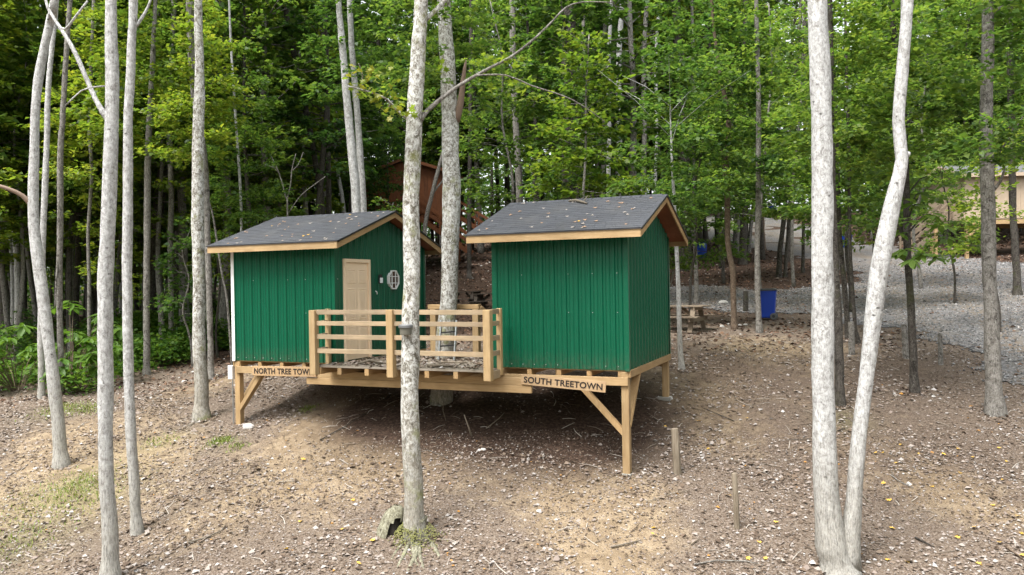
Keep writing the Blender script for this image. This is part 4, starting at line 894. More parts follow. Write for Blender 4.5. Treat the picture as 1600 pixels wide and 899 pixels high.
for P_, w_ in (([(642, 838), (634, 862), (622, 884), (612, 905)], 9), ([(650, 842), (650, 866), (640, 888), (634, 905)], 12), ([(656, 842), (656, 868), (662, 886), (664, 905)], 9), ([(662, 838), (676, 852), (686, 868), (692, 888)], 11), ([(645, 852), (648, 872), (654, 884)], 8), ([(636, 846), (622, 858), (608, 880)], 6)):
    Q_ = []
    for i, (x, y) in enumerate(P_):
        h = hit(x, min(y, 897)) if y <= 897 else hit(x, 897) + Vector((0, -.18, -.05)); Q_.append((h - mh + Vector((0, 0, .025 - .022 * i)), w_ / 2 * .0088 * (1 - .2 * i)))
    d_ = Q_[0][0].normalized(); Q_.insert(0, (Vector((d_.x * .1, d_.y * .1, .30)), .085))
    q = MB(); tube_path(q, Q_, 7, .08, .2, .01, len(P_)); q.build('root', M['mossbark'], mid, smooth=True)
mo = MB(); rm = random.Random(5)
for i in range(700):
    a = rm.uniform(2.9, 6.5); r = .20 + abs(rm.gauss(0, .10)) + (.12 * rm.random() if rm.random() < .3 else 0); x, y = math.cos(a) * r, math.sin(a) * r; z = gz(mh.x + x, mh.y + y) - mh.z + rm.uniform(-.01, .02) + (max(0, .36 - r) * 1.2)
    s = rm.uniform(.005, .013); mo.add([(x - s, y - s, z), (x + s, y - s, z), (x + s, y + s, z), (x - s, y + s, z), (x, y, z + s * 1.2)], [(0, 1, 4), (1, 2, 4), (2, 3, 4), (3, 0, 4)])
tag(mo.build('moss', M['moss'], mid), None, None, None, 'stuff')
Yd = site(tree_a, TREE_B, 0).y
hero('thick grey trunk growing up through the back of the deck', [(690, 640, 34), (692, 600, 32), (696, 550, 31), (699, 500, 29), (702, 470, 28), (704, 400, 28), (706, 290, 28), (701, 150, 25), (698, 90, 23), (693, 0, 21)], 'bark_lichen', low=(3, .75, 3.7), Y=Yd, crown=0, n=16, flare=1.0, branches=[([(713, 190, 12), (720, 160, 11), (724, 125, 8), (728, 94, 3)], -.4, 'bark_red')])
tw, th_, TY = hero('twin pale trunk at the right, its thick straight stem and its bent stem', [(1312, 890, 62), (1300, 850, 46), (1292, 780, 37), (1288, 690, 35), (1287, 600, 34), (1285, 450, 32), (1285, 300, 31), (1283, 150, 31), (1277, 0, 29)], 'bark_white', crown=0, flare=1.15, n=16)
S2 = [(at_depth(x, y, TY) - th_, w / 2 * TY / F) for x, y, w in [(1325, 886, 40), (1329, 840, 30), (1334, 780, 24), (1341, 690, 22), (1353, 600, 21), (1364, 500, 26), (1374, 420, 27), (1388, 350, 26), (1399, 300, 23), (1409, 250, 19), (1404, 190, 18), (1412, 83, 18), (1418, 0, 17), (1424, -100, 15), (1430, -300, 8)]]
q = MB(); tube_path(q, S2, 14, .2, .16, .02, 9); q.build('stem', M['bark_white'], tw, smooth=True)
q = MB(); tube_path(q, [(at_depth(1408, 246, TY) - th_, .07), (at_depth(1417, 241, TY) - th_, .055), (at_depth(1420, 238, TY) - th_, .03)], 8, .05); q.build('knot', M['bark_white'], tw, smooth=True)
hero('dark slender trunk hidden behind the thick stem of the twin trunk', [(1313, 632, 16), (1311, 560, 13), (1306, 430, 13), (1300, 300, 12), (1296, 150, 12), (1295, 0, 11)], 'bark_dark', low=(0, .7, 3.2), crown=0)
hero('grey furrowed trunk standing beside the gravel near the right edge', [(1556, 646, 30), (1552, 600, 24), (1548, 500, 21), (1545, 400, 20), (1543, 300, 20), (1541, 200, 18), (1543, 90, 18), (1543, 0, 17)], 'bark_grey', low=(0, .9, 2.6), crown=0, branches=[([(1549, 300, 6), (1562, 285, 5), (1570, 262, 3)], -.3), ([(1551, 20, 6), (1565, 12, 5), (1600, 8, 4)], .2)])
hero('dark lichen spotted trunk with big leaves, between twin trunk and right edge', [(1430, 612, 14), (1427, 540, 11.5), (1421, 450, 11), (1417, 380, 11), (1416, 300, 10), (1410, 150, 10), (1398, 60, 9), (1392, 0, 9)], 'bark_dark', low=(0, .9, 2.4), crown=0)
hero('short curved sapling trunk right behind the twin trunk', [(1326, 530, 10), (1322, 480, 8), (1315, 400, 8), (1310, 340, 8), (1306, 200, 7), (1300, 60, 6)], 'bark_dark', low=(0, .85, .8), crown=None)
hero('thin dark sapling leaning beside the twin trunk', [(1342, 538, 9), (1336, 510, 6), (1331, 440, 5.5), (1328, 380, 5.5), (1326, 240, 5), (1322, 60, 4)], 'bark_dark', low=(3, .8, .6), crown=None)
hero('bare pale thin trunk at the back corner of the windowless cabin', [(1065, 576, 12), (1063, 540, 8), (1060, 460, 7), (1057, 385, 6.5), (1053, 310, 5.5), (1050, 250, 3.5)], 'bark_white', low=(3, .75, .9), crown=None, flare=1.25, top=1.5)
hero('thin grey trunk behind the picnic table right of the windowless cabin', [(1088, 474, 8), (1087, 420, 6.5), (1086, 370, 6.5), (1084, 260, 6), (1083, 100, 5), (1081, 0, 4)], 'bark_grey', low=(0, .85, 1.2), crown=None)
hero('brown crooked forked trunk between picnic table and blue bin', [(1148, 515, 11), (1146, 470, 8.5), (1145, 425, 9), (1138, 385, 8.5), (1136, 320, 9), (1134, 250, 10), (1139, 215, 8), (1136, 170, 7), (1128, 130, 6), (1118, 70, 5), (1112, 0, 5)], 'bark_brown', low=(2, .9, 1.0), crown=None, branches=[([(1133, 244, 6), (1122, 228, 5), (1111, 210, 4), (1106, 170, 3)], .3)])
hero('lichen spotted trunk standing directly before the nearest blue bin', [(1186, 520, 11), (1184, 470, 8.5), (1183, 400, 8.5), (1184, 320, 8), (1185, 200, 8), (1183, 80, 7), (1182, 0, 6)], 'bark_grey', low=(3, .9, .8), crown=None)
hero('straight dark trunk in the leaf island between the gravel tracks', [(1161, 413, 14), (1161, 370, 11), (1162, 310, 11), (1163, 200, 10), (1164, 60, 9), (1165, 0, 8)], 'bark_dark', low=(2, 1.1, .8), crown=0, cscale=1.3)
hero('dark trunk above the second blue bin at the gravel bend', [(1122, 386, 12), (1121, 340, 9), (1121, 260, 9), (1119, 100, 8), (1118, 0, 7)], 'bark_dark', crown=0, cscale=1.3)
hero('mossy footed trunk beside the upper gravel bend', [(1192, 392, 14), (1190, 360, 9), (1189, 300, 9), (1192, 150, 8), (1195, 0, 7)], 'bark_brown', crown=0, cscale=1.3)
hero('dark leaning trunk of the thin pair left of the twin trunk', [(1217, 433, 9), (1219, 390, 7.5), (1227, 320, 7), (1236, 200, 6.5), (1248, 60, 5)], 'bark_dark', low=(3, 1.0, .6), crown=0, cscale=1.1)
hero('thinner leaning trunk of the pair left of the twin trunk', [(1227, 433, 6), (1229, 390, 5), (1237, 325, 4.5), (1247, 220, 4)], 'bark_dark', crown=None)
hero('thin upright dark trunk close left of the thick pale stem', [(1255, 426, 6), (1255, 380, 5), (1256, 300, 5), (1257, 150, 4), (1258, 0, 4)], 'bark_dark', crown=0, cscale=1.1)
hero('thick black trunk just behind the eave of the windowless cabin', [(1070, 422, 24), (1070, 380, 20), (1071, 330, 18), (1068, 200, 17), (1060, 80, 15), (1055, 0, 14)], 'bark_dark', crown=0, cscale=1.4)
hero('dark trunk at the right edge beyond the gravel track', [(1590, 462, 16), (1588, 420, 11), (1583, 330, 10), (1580, 200, 10), (1577, 0, 9)], 'bark_dark', low=(0, .75, 2.6), crown=0, cscale=1.2)
hero('thin curving dead trunk leaning against the left wall of the cabin with the door', [(362, 512, 5), (355, 470, 3.4), (345, 420, 3), (333, 340, 2.6), (327, 317, 2)], 'bark_grey', Y=22.5, top=0, crown=None, flare=1.1)
hero('bare forked dead sapling behind the roof of the cabin with the door', [(448, 480, 4), (449, 335, 2.6), (447, 310, 2.4), (436, 270, 2), (424, 245, 1.4)], 'bark_grey', Y=24, top=0, crown=None, flare=1, branches=[([(448, 315, 2.2), (454, 290, 1.8), (456, 265, 1.5), (462, 240, 1)], .2), ([(436, 270, 1.4), (428, 262, 1.2), (414, 258, .8)], .1), ([(455, 268, 1.4), (466, 258, 1), (474, 238, .8)], .1), ([(452, 332, 1.5), (470, 306, 1.3), (492, 288, 1.1), (508, 276, .8)], .2)])
hero('thin pale sapling with a leafy tuft beside the left roof corner', [(378, 500, 5), (377, 360, 4), (374, 270, 4), (368, 180, 4), (362, 90, 3.5), (358, 0, 3)], 'bark_white', low=(3, .7, 1.2), Y=24, crown=None, flare=1.1)
hero('slim crooked grey trunk in the undergrowth behind the white trunks', [(140, 540, 7), (139, 440, 5.5), (138, 360, 5), (143, 270, 5.5), (140, 200, 6), (144, 60, 5), (146, 0, 5)], 'bark_grey', low=(1, 1.0, 3.4), Y=25, crown=0, flare=1.2)
hero('grey trunk in the shade right of the thin trunk at the undergrowth', [(266, 475, 9), (266, 400, 8), (268, 300, 8), (265, 180, 8), (270, 60, 7), (272, 0, 7)], 'bark_grey', low=(3, 1.0, 3.6), Y=28, crown=0, flare=1.2)
hero('dark curving trunk behind the roof with the door cabin, left of the pale pair', [(505, 470, 11), (503, 330, 9), (492, 250, 9), (480, 180, 9), (465, 110, 9), (452, 50, 8), (446, 0, 8)], 'bark_dark', Y=30, crown=0, cscale=1.3)
hero('straight dark trunk behind the roof ridge of the cabin with the door', [(516, 470, 9), (514, 330, 8), (512, 200, 8), (510, 100, 8), (508, 0, 8)], 'bark_dark', Y=33, crown=0, cscale=1.3)
hero('small bent grey trunk leaning before the red brown cabin', [(660, 420, 8), (664, 360, 6.5), (676, 300, 6.5), (688, 255, 6), (694, 230, 4), (699, 180, 4)], 'bark_grey', Y=34, top=0, crown=None, flare=1.1, branches=[([(676, 302, 4), (686, 290, 3), (694, 280, 2.5)], .2)])
hero('slim dark trunk at the right corner of the red brown cabin', [(733, 405, 8), (733, 340, 7), (734, 260, 6), (735, 150, 6), (736, 0, 5)], 'bark_dark', Y=42, crown=0, cscale=1.4)
hero('thick dark trunk high above the windowless cabin roof', [(884, 420, 18), (886, 300, 17), (888, 180, 17), (886, 100, 18), (889, 0, 24)], 'bark_dark', Y=33, crown=0, cscale=1.5)
hero('grey trunk behind the left end of the windowless cabin roof', [(812, 420, 13), (812, 310, 11), (806, 200, 10), (802, 100, 10), (800, 0, 9)], 'bark_grey', Y=33, crown=0, cscale=1.4)
for lb, x, w, Y_, bk in (('bright white slim trunk above the middle of the windowless roof', 950, 6.5, 36, 'bark_white'), ('broad pale grey trunk above the middle of the windowless roof', 966, 9, 40, 'bark_white'), ('pale grey trunk left of the bright white slim trunk', 942, 7, 42, 'bark_grey'),
                         ('grey trunk above the right part of the windowless roof', 1005, 8, 38, 'bark_grey'), ('slim pale trunk right of centre above the windowless roof', 1024, 5, 37, 'bark_white'), ('grey slim trunk left of centre above the windowless roof', 908, 6, 40, 'bark_grey')):
    hero(lb, [(x + 1, 420, w * 1.2), (x, 300, w), (x + 2, 200, w), (x + 1, 90, w * .9), (x + 6, 0, w * .8)], bk, Y=Y_, crown=0, cscale=1.5, flare=1.1, n=8)
# -- large leaves one can pick apart
def leaf_object(name, m, seed, lobes=0):
    if lobes: return leaf_shape(name, M[m], lobes, .12, seed)
    return MB().add([(0, 0, 0), (.13, .2, .035), (.20, .5, .03), (.13, .8, .0), (0, 1, -.10), (-.13, .8, .0), (-.20, .5, .03), (-.13, .2, .035), (0, .25, .0), (0, .5, -.005), (0, .78, -.03)],
                    [(0, 1, 8), (1, 2, 9, 8), (2, 3, 10, 9), (3, 4, 10), (0, 8, 7), (7, 8, 9, 6), (6, 9, 10, 5), (5, 10, 4)]).mesh(name, M[m])
BIGL = [leaf_object('leaf', 'leaf_shrub', 0), leaf_object('leaf', 'leaf', 0)]; MAPL = [leaf_object('leaf', 'leaf_maple', s, 5) for s in (1, 2, 3)]; MAPG = [leaf_object('leaf', 'leaf_yellow', s, 5) for s in (4, 5)]
LR = random.Random(77)
def whorl(parent, o, c, n, size, meshes, droop=.25, spread=6.28, az=0):
    for i in range(n):
        a = az + spread * (i + LR.uniform(-.3, .3)) / n; ob = link('leaf', LR.choice(meshes), parent, c - o + Vector((LR.gauss(0, .02), LR.gauss(0, .02), LR.gauss(0, .03))))
        ob.rotation_euler = (Matrix.Rotation(a, 3, 'Z') @ Matrix.Rotation(-droop + LR.gauss(0, .22), 3, 'X') @ Matrix.Rotation(LR.gauss(0, .3), 3, 'Y')).to_euler(); s = size * LR.uniform(.7, 1.15); ob.scale = (s, s, s)
def flat_twig(parent, o, pts, Y, n, size, meshes, spread, dep=0, drop=.06):
    Q = [at_depth(x, y, Y + dep) for x, y in pts]
    for i in range(n):
        t = LR.random() * (len(Q) - 1); k = min(int(t), len(Q) - 2); c = Q[k].lerp(Q[k + 1], t - k) + Vector((LR.gauss(0, spread), LR.gauss(0, spread), LR.gauss(0, .05) - drop)); ob = link('leaf', LR.choice(meshes), parent, c - o)
        ob.rotation_euler = (LR.gauss(.35, .35), LR.gauss(0, .35), LR.uniform(0, 6.28)); s = size * LR.uniform(.7, 1.2); ob.scale = (s, s, s)
flat_twig(mid, mh, [(548, 122), (575, 140), (600, 150), (620, 165), (632, 182)], MY, 85, .125, MAPL + MAPG, .17, -.35)
flat_twig(mid, mh, [(560, 105), (580, 115), (612, 118)], MY, 20, .12, MAPL, .12, -.4)
flat_twig(mid, mh, [(672, 100), (690, 105)], MY, 12, .12, MAPG, .10, .2)
flat_twig(mid, mh, [(740, 96), (770, 84), (795, 88), (815, 96)], MY, 50, .125, MAPG, .18, .5)
flat_twig(mid, mh, [(770, 120), (800, 140), (840, 150)], MY, 55, .125, MAPG, .22, .7)
def by_label(s): return next(o for o in COL.objects if s in o.get('label', ''))
# low leafy boughs of the big leaved tree beside the gravel
bt = by_label('with big leaves'); bo = bt.location.copy(); bY = bo.y
for (x, y, d, n, sz, br) in ((1412, 392, -.5, 9, .34, 1), (1440, 398, -.8, 9, .34, 1), (1462, 404, -.7, 8, .33, 0), (1425, 405, -1.0, 7, .3, 0), (1400, 400, -.3, 7, .3, 0), (1395, 330, .2, 8, .3, 1), (1430, 320, -.4, 9, .33, 1), (1455, 335, -.7, 9, .34, 1), (1470, 352, -.9, 8, .34, 0),
                             (1440, 300, .2, 8, .32, 1), (1465, 310, -.2, 8, .32, 0), (1480, 372, -.6, 8, .32, 0), (1420, 345, -.7, 8, .32, 0), (1405, 365, -.4, 7, .3, 1), (1490, 345, .3, 8, .3, 0), (1450, 275, .4, 8, .3, 1), (1478, 288, .5, 8, .3, 0), (1425, 280, .7, 7, .3, 0)):
    c = at_depth(x, y, bY + d); whorl(bt, bo, c, n, sz, [BIGL[1]], .3)
    if br:
        q = MB().tube([at_depth(1418, min(y + 30, 420), bY) - bo, (at_depth(1418, y + 12, bY) - bo) * .4 + (c - bo) * .6, c - bo], [.02, .014, .008], 5); q.build('branch', M['bark_dark'], bt)
# ------------------------------------------------------------------ undergrowth at the left
def shrub(px, py, r, hgt, n, size, label, group=None, Y=None, m=0):
    h = hit(px, py) if Y is None else at_depth(px, py, Y)
    h.z = gz(h.x, h.y); root = tag(empty('shrub', h), label, 'shrub', group); st = MB(); ends = []
    for i in range(n):
        a = LR.uniform(0, 6.28); rr = r * math.sqrt(LR.uniform(.02, 1)); z = hgt * LR.uniform(.25, 1) * (1 - .45 * (rr / r) ** 2); ends.append(Vector((math.cos(a) * rr, math.sin(a) * rr, z)))
    for e in ends: st.tube([(e.x * .1, e.y * .1, -.05), (e.x * .5, e.y * .5, e.z * .6), e], [.014, .01, .005], 4)
    st.build('stem', M['bark_brown'], root)
    return root, h, ends
for px, py, r, hg, n, sz, lb in ((112, 618, 1.5, 2.9, 34, .40, 'large bush with drooping whorled leaves around the slim left trunks'), (28, 622, 1.3, 1.9, 24, .36, 'broad leaved bush at the left edge of the clearing'), (150, 592, 1.1, 2.0, 22, .34, 'broad leaved bush just left of the thick white trunk')):
    root, h, ends = shrub(px, py - 12, r, hg, n, sz, lb)
    for e in ends: whorl(root, Vector((0, 0, 0)), e, 8, sz, [BIGL[0]], .38)
def leafy(name, ends, size, per, m, seed, r=.22):
    rn = np.random.default_rng(seed); k = len(ends) * per; E_ = np.array([tuple(e) for e in ends])[rn.integers(0, len(ends), k)]
    P = E_ + rn.normal(0, r, (k, 3)) * (1, 1, .6); a = rn.uniform(0, 6.28, k)
    return leaf_mesh(name, P, np.stack([np.cos(a), np.sin(a), rn.uniform(-.6, .2, k)], 1), np.array([0, 0, 1.]) + rn.normal(0, .4, (k, 3)), rn.uniform(.6, 1.2, k) * size, M[m], .34)
for i, (px, py, r, hg, n, sz, lb) in enumerate(((270, 560, 1.0, 1.0, 26, .17, 'low green bush right of the thin trunk at the undergrowth'), (345, 530, .9, 1.1, 26, .16, 'green bush against the left corner of the cabin with the door'), (215, 570, .9, 1.2, 24, .16, 'bushy green growth between white trunk and thin grey trunk'),
        (300, 535, 1.0, 1.2, 26, .16, 'leafy bush left of the dark mottled trunk'), (180, 560, 1.1, 1.7, 30, .18, 'taller bush in the shade behind the thick white trunk'), (60, 560, 1.3, 1.8, 30, .18, 'dark bush deep in the undergrowth behind the leaning trunk'), (125, 614, .6, .7, 18, .13, 'small bright bush at the litter edge left of the white trunk'), (245, 535, 1.0, 1.3, 26, .16, 'bush behind the thin grey trunk in the shade'), (8, 590, 1.0, 1.6, 22, .17, 'dense bush cut by the left picture edge'), (292, 552, 1.1, 1.5, 30, .20, 'full leafy bush between thin trunk and dark mottled trunk'), (338, 548, .8, 1.3, 26, .19, 'bright leafy bush right of the dark mottled trunk'), (252, 572, .8, 1.1, 22, .17, 'low bright bush at the foot of the thin grey trunk'), (205, 545, 1.2, 1.7, 30, .20, 'tall full bush behind the knotted white trunk'), (350, 520, .9, 1.5, 26, .19, 'shaded bush close behind the white corner trim'), (262, 525, 1.2, 1.6, 30, .19, 'wide bush deep behind the thin grey trunk'))):
    root, h, ends = shrub(px, py, r, hg, n, sz, lb); link('crown', leafy('crown', ends, sz, 36, 'leaf_shrub' if i != 5 else 'leaf_dark', 50 + i), root)
root, h, ends = shrub(390, 500, .5, .1, 14, .15, 'leafy tuft of a sapling above the left end of the cabin roof', Y=23.6)
ends = [at_depth(388 + LR.gauss(0, 11), 345 + LR.gauss(0, 13), 23.6 + LR.gauss(0, .2)) - h for _ in range(14)]; link('crown', leafy('crown', ends, .15, 12, 'leaf_shrub', 71, .14), root)
def ground_cover(name, pts, n, size, m, label):
    P = []
    for px, py, r, w in pts:
        h = hit(px, py); k = int(n * w); P.append(RNG.normal(0, r * .6, (k, 2)) + [h.x, h.y])
    P = np.concatenate(P); k = len(P); a = RNG.uniform(0, 6.28, k); z = ground_z(P[:, 0], P[:, 1]) + RNG.beta(1.2, 3, k) * .5
    tag(link(name, leaf_mesh(name, np.c_[P, z], np.stack([np.cos(a), np.sin(a), RNG.uniform(-.3, .4, k)], 1), np.array([0, 0, 1.]) + RNG.normal(0, .4, (k, 3)), RNG.uniform(.6, 1.3, k) * size, M[m], .36)), label, None, None, 'stuff')
ground_cover('ground_cover', [(160, 520, 2.2, .15), (240, 545, 1.6, .2), (320, 520, 1.4, .2), (350, 540, .8, .08), (280, 500, 2.2, .15), (190, 575, 1.0, .1), (40, 590, 1.8, .15), (130, 585, 1.4, .12), (200, 555, 1.6, .16), (280, 530, 1.6, .18), (340, 515, 1.2, .12), (240, 505, 2.6, .14), (100, 540, 3, .13), (20, 530, 3, .1), (320, 490, 2.2, .1)], 17000, .14, 'leaf_shrub', 'low green undergrowth along the shaded edge of the clearing')
# ------------------------------------------------------------------ blue bins
def wheelie_bin():
    r = empty('trash_bin', (0, 0, 0)); b = MB(); pr = [(.0, .20, .235), (.04, .215, .245), (.86, .275, .315), (.90, .275, .315)]
    vs = []
    for z, x, y in pr: vs += [(-x, -y, z + .05), (x, -y, z + .05), (x, y, z + .05), (-x, y, z + .05)]
    fs = [(3, 2, 1, 0), (12, 13, 14, 15)]
    for k in range(3): fs += [(4 * k + i, 4 * k + (i + 1) % 4, 4 * k + 4 + (i + 1) % 4, 4 * k + 4 + i) for i in range(4)]
    b.add(vs, fs); body = b.build('body', M['blue'], r, bevel=.025)
    rim = MB().box(-.295, .295, -.335, .335, .925, .955); rim.build('rim', M['blue'], r, bevel=.008)
    pan = MB()
    pan.beam((0, -.288, .30), (0, -.325, .80), .30, .012, (0, 1, 0)); pan.beam((.262, 0, .34), (.288, 0, .74), .012, .0, (1, 0, 0)); pan.box(.235, .292, -.02, .02, .3, .8); pan.build('stiffener', M['blue'], r)
    lid = MB(); lid.add([(x, y, z) for z, k in ((.957, 1), (.985, 1), (1.03, .72)) for x, y in ((-.31 * k, -.35 * k), (.33 * k, -.35 * k), (.33 * k, .35 * k), (-.31 * k, .35 * k))],
        [(3, 2, 1, 0), (8, 9, 10, 11)] + [(4 * k + i, 4 * k + (i + 1) % 4, 4 * k + 4 + (i + 1) % 4, 4 * k + 4 + i) for k in range(2) for i in range(4)])
    lid.build('lid', M['blacklid'], r, bevel=.012)
    MB().tube([(-.36, -.25, .93), (-.36, .25, .93)], .018, 8).build('handle', M['blacklid'], r)
    MB().tube([(-.2, -.30, .11), (-.2, .30, .11)], .014, 6).build('axle', M['steel'], r)
    for y in (-.30, .27):
        wme = MB().tube([(-.2, y, .11), (-.2, y + .05, .11)], .112, 18); w = wme.build('wheel', M['rubber'], r, bevel=.01); MB().tube([(-.2, y - .006, .11), (-.2, y + .056, .11)], .05, 12).build('hub', M['blacklid'], w)
    return r
BIN0 = None
for i, (px, py, rz, sc, lb) in enumerate(((1200, 500, R(158), 1.0, 'nearest blue wheeled bin with black lid at the lower gravel edge'), (1095, 405, R(60), 1.0, 'blue bin beyond the eave of the windowless cabin at the track bend'), (1323, 388, R(120), .9, 'blue bin on the gravel seen between the thin trunks and bent stem'), (1205, 334, R(200), .9, 'farthest blue bin high up the slope above the upper track'))):
    h = hit(px, py)
    if i == 0: BIN0 = b = wheelie_bin()
    else: b = copy_tree(BIN0)
    b.location = h + Vector((0, 0, .02)); b.rotation_euler = (0, 0, rz); b.scale = (sc,) * 3; tag(b, lb, 'trash bin', 'blue wheeled bins')
# ------------------------------------------------------------------ picnic tables
def picnic():
    r = empty('picnic_table', (0, 0, 0)); L = .92
    for k in range(5): MB().box(-L, L, -.37 + k * .15, -.37 + k * .15 + .14, .72, .758).build('table_board', M['tablewood'], r)
    for s in (-1, 1):
        for k in range(2): y = s * .66 + (k - .5) * .15; MB().box(-L, L, y - .069, y + .069, .42, .458).build('bench_board', M['tablewood'], r)
    for x in (-.62, .62):
        for s in (-1, 1): MB().beam((x, s * .27, .715), (x, s * .62, -.02), .038, .14, (1, 0, 0)).build('leg', M['tablewood'], r)
        MB().box(x + .021, x + .06, -.76, .76, .30, .417).build('bench_support', M['tablewood'], r); MB().box(x + .021, x + .06, -.36, .36, .625, .718).build('top_support', M['tablewood'], r)
        MB().beam((x * .96, 0, .36), (x * .25, 0, .70), .09, .04, (0, 1, 0)).build('brace', M['tablewood'], r)
    return r
PT0 = None; DARK = {}
M['shadedtable'] = wood('shaded_table_board', (.085, .07, .055), (.04, .032, .026), 0)  # table wood darkened so the backlit shade is in the colour
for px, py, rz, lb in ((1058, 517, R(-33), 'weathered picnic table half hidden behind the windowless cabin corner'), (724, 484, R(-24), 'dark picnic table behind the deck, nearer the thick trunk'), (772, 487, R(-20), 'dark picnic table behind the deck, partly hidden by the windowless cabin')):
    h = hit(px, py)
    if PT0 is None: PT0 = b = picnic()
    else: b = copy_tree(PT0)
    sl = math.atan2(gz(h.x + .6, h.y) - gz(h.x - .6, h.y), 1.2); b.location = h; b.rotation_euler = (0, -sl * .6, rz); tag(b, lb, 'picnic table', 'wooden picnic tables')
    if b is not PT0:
        for ch in b.children: ch.data = DARK.setdefault(ch.data.name, ch.data.copy()) if ch.data.name not in DARK else DARK[ch.data.name]; ch.data.materials[0] = M['shadedtable']
# ------------------------------------------------------------------ lamp on the middle trunk
p = at_depth(634, 517, MY - .16); sl_ = tag(empty('solar_lamp', p), 'round grey solar lamp fixed to the mottled white trunk before the deck', 'lamp')
MB().tube([(0, 0, .045), (0, 0, .05), (0, 0, .085), (0, 0, .095)], [.106, .111, .111, .10], 28).build('cap', M['lampcap'], sl_)
MB().tube([(0, 0, -.062), (0, 0, -.055), (0, 0, .044)], [.08, .09, .094], 28).build('lens', M['lens'], sl_)
MB().box(.0, .1, .05, .09, -.03, .05).build('bracket', M['steel'], sl_)
# ------------------------------------------------------------------ cut posts, hollow stump, sticks, stones
def cut_post(px, py, topx, topy, w, label, bk='deadwood', name='stump'):
    h = hit(px, py); t = at_depth(topx, topy, h.y) - h; r = w / 2 * h.y / F; root = tag(empty(name, h), label, 'stump', None); mb = MB()
    tube_path(mb, [(Vector((0, 0, -.1)), r * 1.1), (t * .5 + Vector((r * .2, 0, 0)), r), (t, r * .92)], 9, .12, .25, .01, px); mb.build('stem', M[bk], root)
cut_post(1059, 740, 1054, 670, 12, 'thick grey cut post right of the tall corner post')
cut_post(1152, 826, 1147, 740, 9, 'thin weathered cut post in the litter left of the twin trunk')
cut_post(1416, 560, 1412, 507, 9, 'short cut stump just left of the big leaved dark trunk', 'bark_grey')
cut_post(1470, 570, 1468, 521, 7, 'thin short stump at the gravel edge right of the big leaved trunk', 'bark_grey')
cut_post(1331, 554, 1330, 503, 9, 'short cut trunk between the thick stem and the bent stem', 'bark_grey')
cut_post(1165, 487, 1165, 455, 8, 'short brown stump left of the nearest blue bin', 'bark_dark')
h = hit(611, 834); hs = tag(empty('stump', h), 'hollow mossy log stump leaning beside the mottled white trunk', 'stump')
mb = MB(); n = 22; prof = ((-.1, .235), (.02, .22), (.10, .205), (.18, .195), (.25, .18), (.31, .16), (.36, .125), (.395, .075), (.41, .02)); vs = []
for i, (z, r) in enumerate(prof):
    for k in range(n):
        a = 2 * math.pi * k / n; w_ = 1 + .16 * mnoise.noise((math.cos(a) * 1.7, math.sin(a) * 1.7, z * 4)) + .05 * math.sin(9 * a + z * 6); lean = .10 * (z / .4)
        vs.append((math.cos(a) * r * w_ + lean - .02, math.sin(a) * r * w_ * .9 + lean * .6 + .06, z + .03 * mnoise.noise((a * 2, z * 5, 3))))
fs = []
for i in range(len(prof) - 1):
    for k in range(n):
        am = (360 * (k + .5) / n) % 360
        if (258 < am < 335 and i < 2) or (268 < am < 325 and i == 2) or (282 < am < 312 and i == 3): continue                        # the hollow, open towards the clearing
        fs.append((i * n + k, i * n + (k + 1) % n, (i + 1) * n + (k + 1) % n, (i + 1) * n + k))
mb.add(vs, fs).build('shell', M['mossbark'], hs, smooth=True)
mb = MB(); tube_path(mb, [(Vector((-.01, .09, -.06)), .15), (Vector((.03, .11, .16)), .135), (Vector((.06, .13, .29)), .08)], 12, .06, .1); mb.build('shade_core', M['dark'], hs, smooth=True)  # solid dark core paints in the shade inside the stump
def gstick(pp, r, label, lift=.03, group=None, m='deadwood', ups=None, forks=()):
    pts = []
    for i, (x, y) in enumerate(pp): pts.append(hit(x, y) + Vector((0, 0, lift + (ups[i] if ups else 0))))
    fk = [([hit(x, y) + Vector((0, 0, lift)) for x, y in f], [r * .6, r * .3]) for f in forks]
    stick(pts, [r * (1 - .5 * i / max(1, len(pts) - 1)) for i in range(len(pts))], label, m, group, forks=fk)
gstick([(294, 851), (322, 843), (346, 832), (352, 824)], .018, 'pale bare stick lying left of the middle trunk')
gstick([(860, 845), (930, 833), (1000, 848)][1:2] + [(1004, 847), (956, 858)], .014, 'straight pale stick on bare clay below the tall corner post') if False else gstick([(955, 858), (1003, 847)], .015, 'straight pale stick on bare clay below the tall corner post')
gstick([(1085, 885), (1120, 879), (1165, 880), (1192, 886)], .014, 'long thin dark stick near the bottom edge left of the twin trunk', m='bark_grey')
gstick([(1080, 853), (1094, 844)], .012, 'short pale stick above the long dark stick')
gstick([(1430, 843), (1460, 858)], .018, 'dark stick on the litter right of the twin trunk', m='bark_dark')
gstick([(1570, 856), (1600, 878)], .02, 'brown stick with a pale end at the bottom right corner', m='bark_brown')
gstick([(1346, 775), (1355, 785), (1363, 790)], .014, 'short pale curved stick touching the twin trunk litter')
gstick([(1392, 745), (1405, 755), (1428, 766)], .010, 'thin forked grey stick on the litter right of the bent stem', m='bark_grey', forks=[[(1398, 749), (1392, 738)]])
gstick([(1320, 672), (1270, 688), (1228, 690)], .010, 'thin dark stick crossing behind the thick pale stem', m='bark_dark')
gstick([(500, 690), (540, 668), (575, 646)], .012, 'thin dark root or stick on pale soil under the deck edge', m='bark_dark')
gstick([(1010, 787), (1050, 774), (1078, 769)], .008, 'fine pale stick left of the thin cut post')
gstick([(1146, 660), (1100, 640)], .01, 'thin dark stick on the slope right of the cut post', m='bark_dark')
gstick([(300, 746), (330, 730), (352, 722)], .010, 'thin pale stick on litter left of the left corner post')
gstick([(640, 712), (668, 706), (700, 718)], .008, 'fine dark stick crossing behind the middle trunk', m='bark_grey')
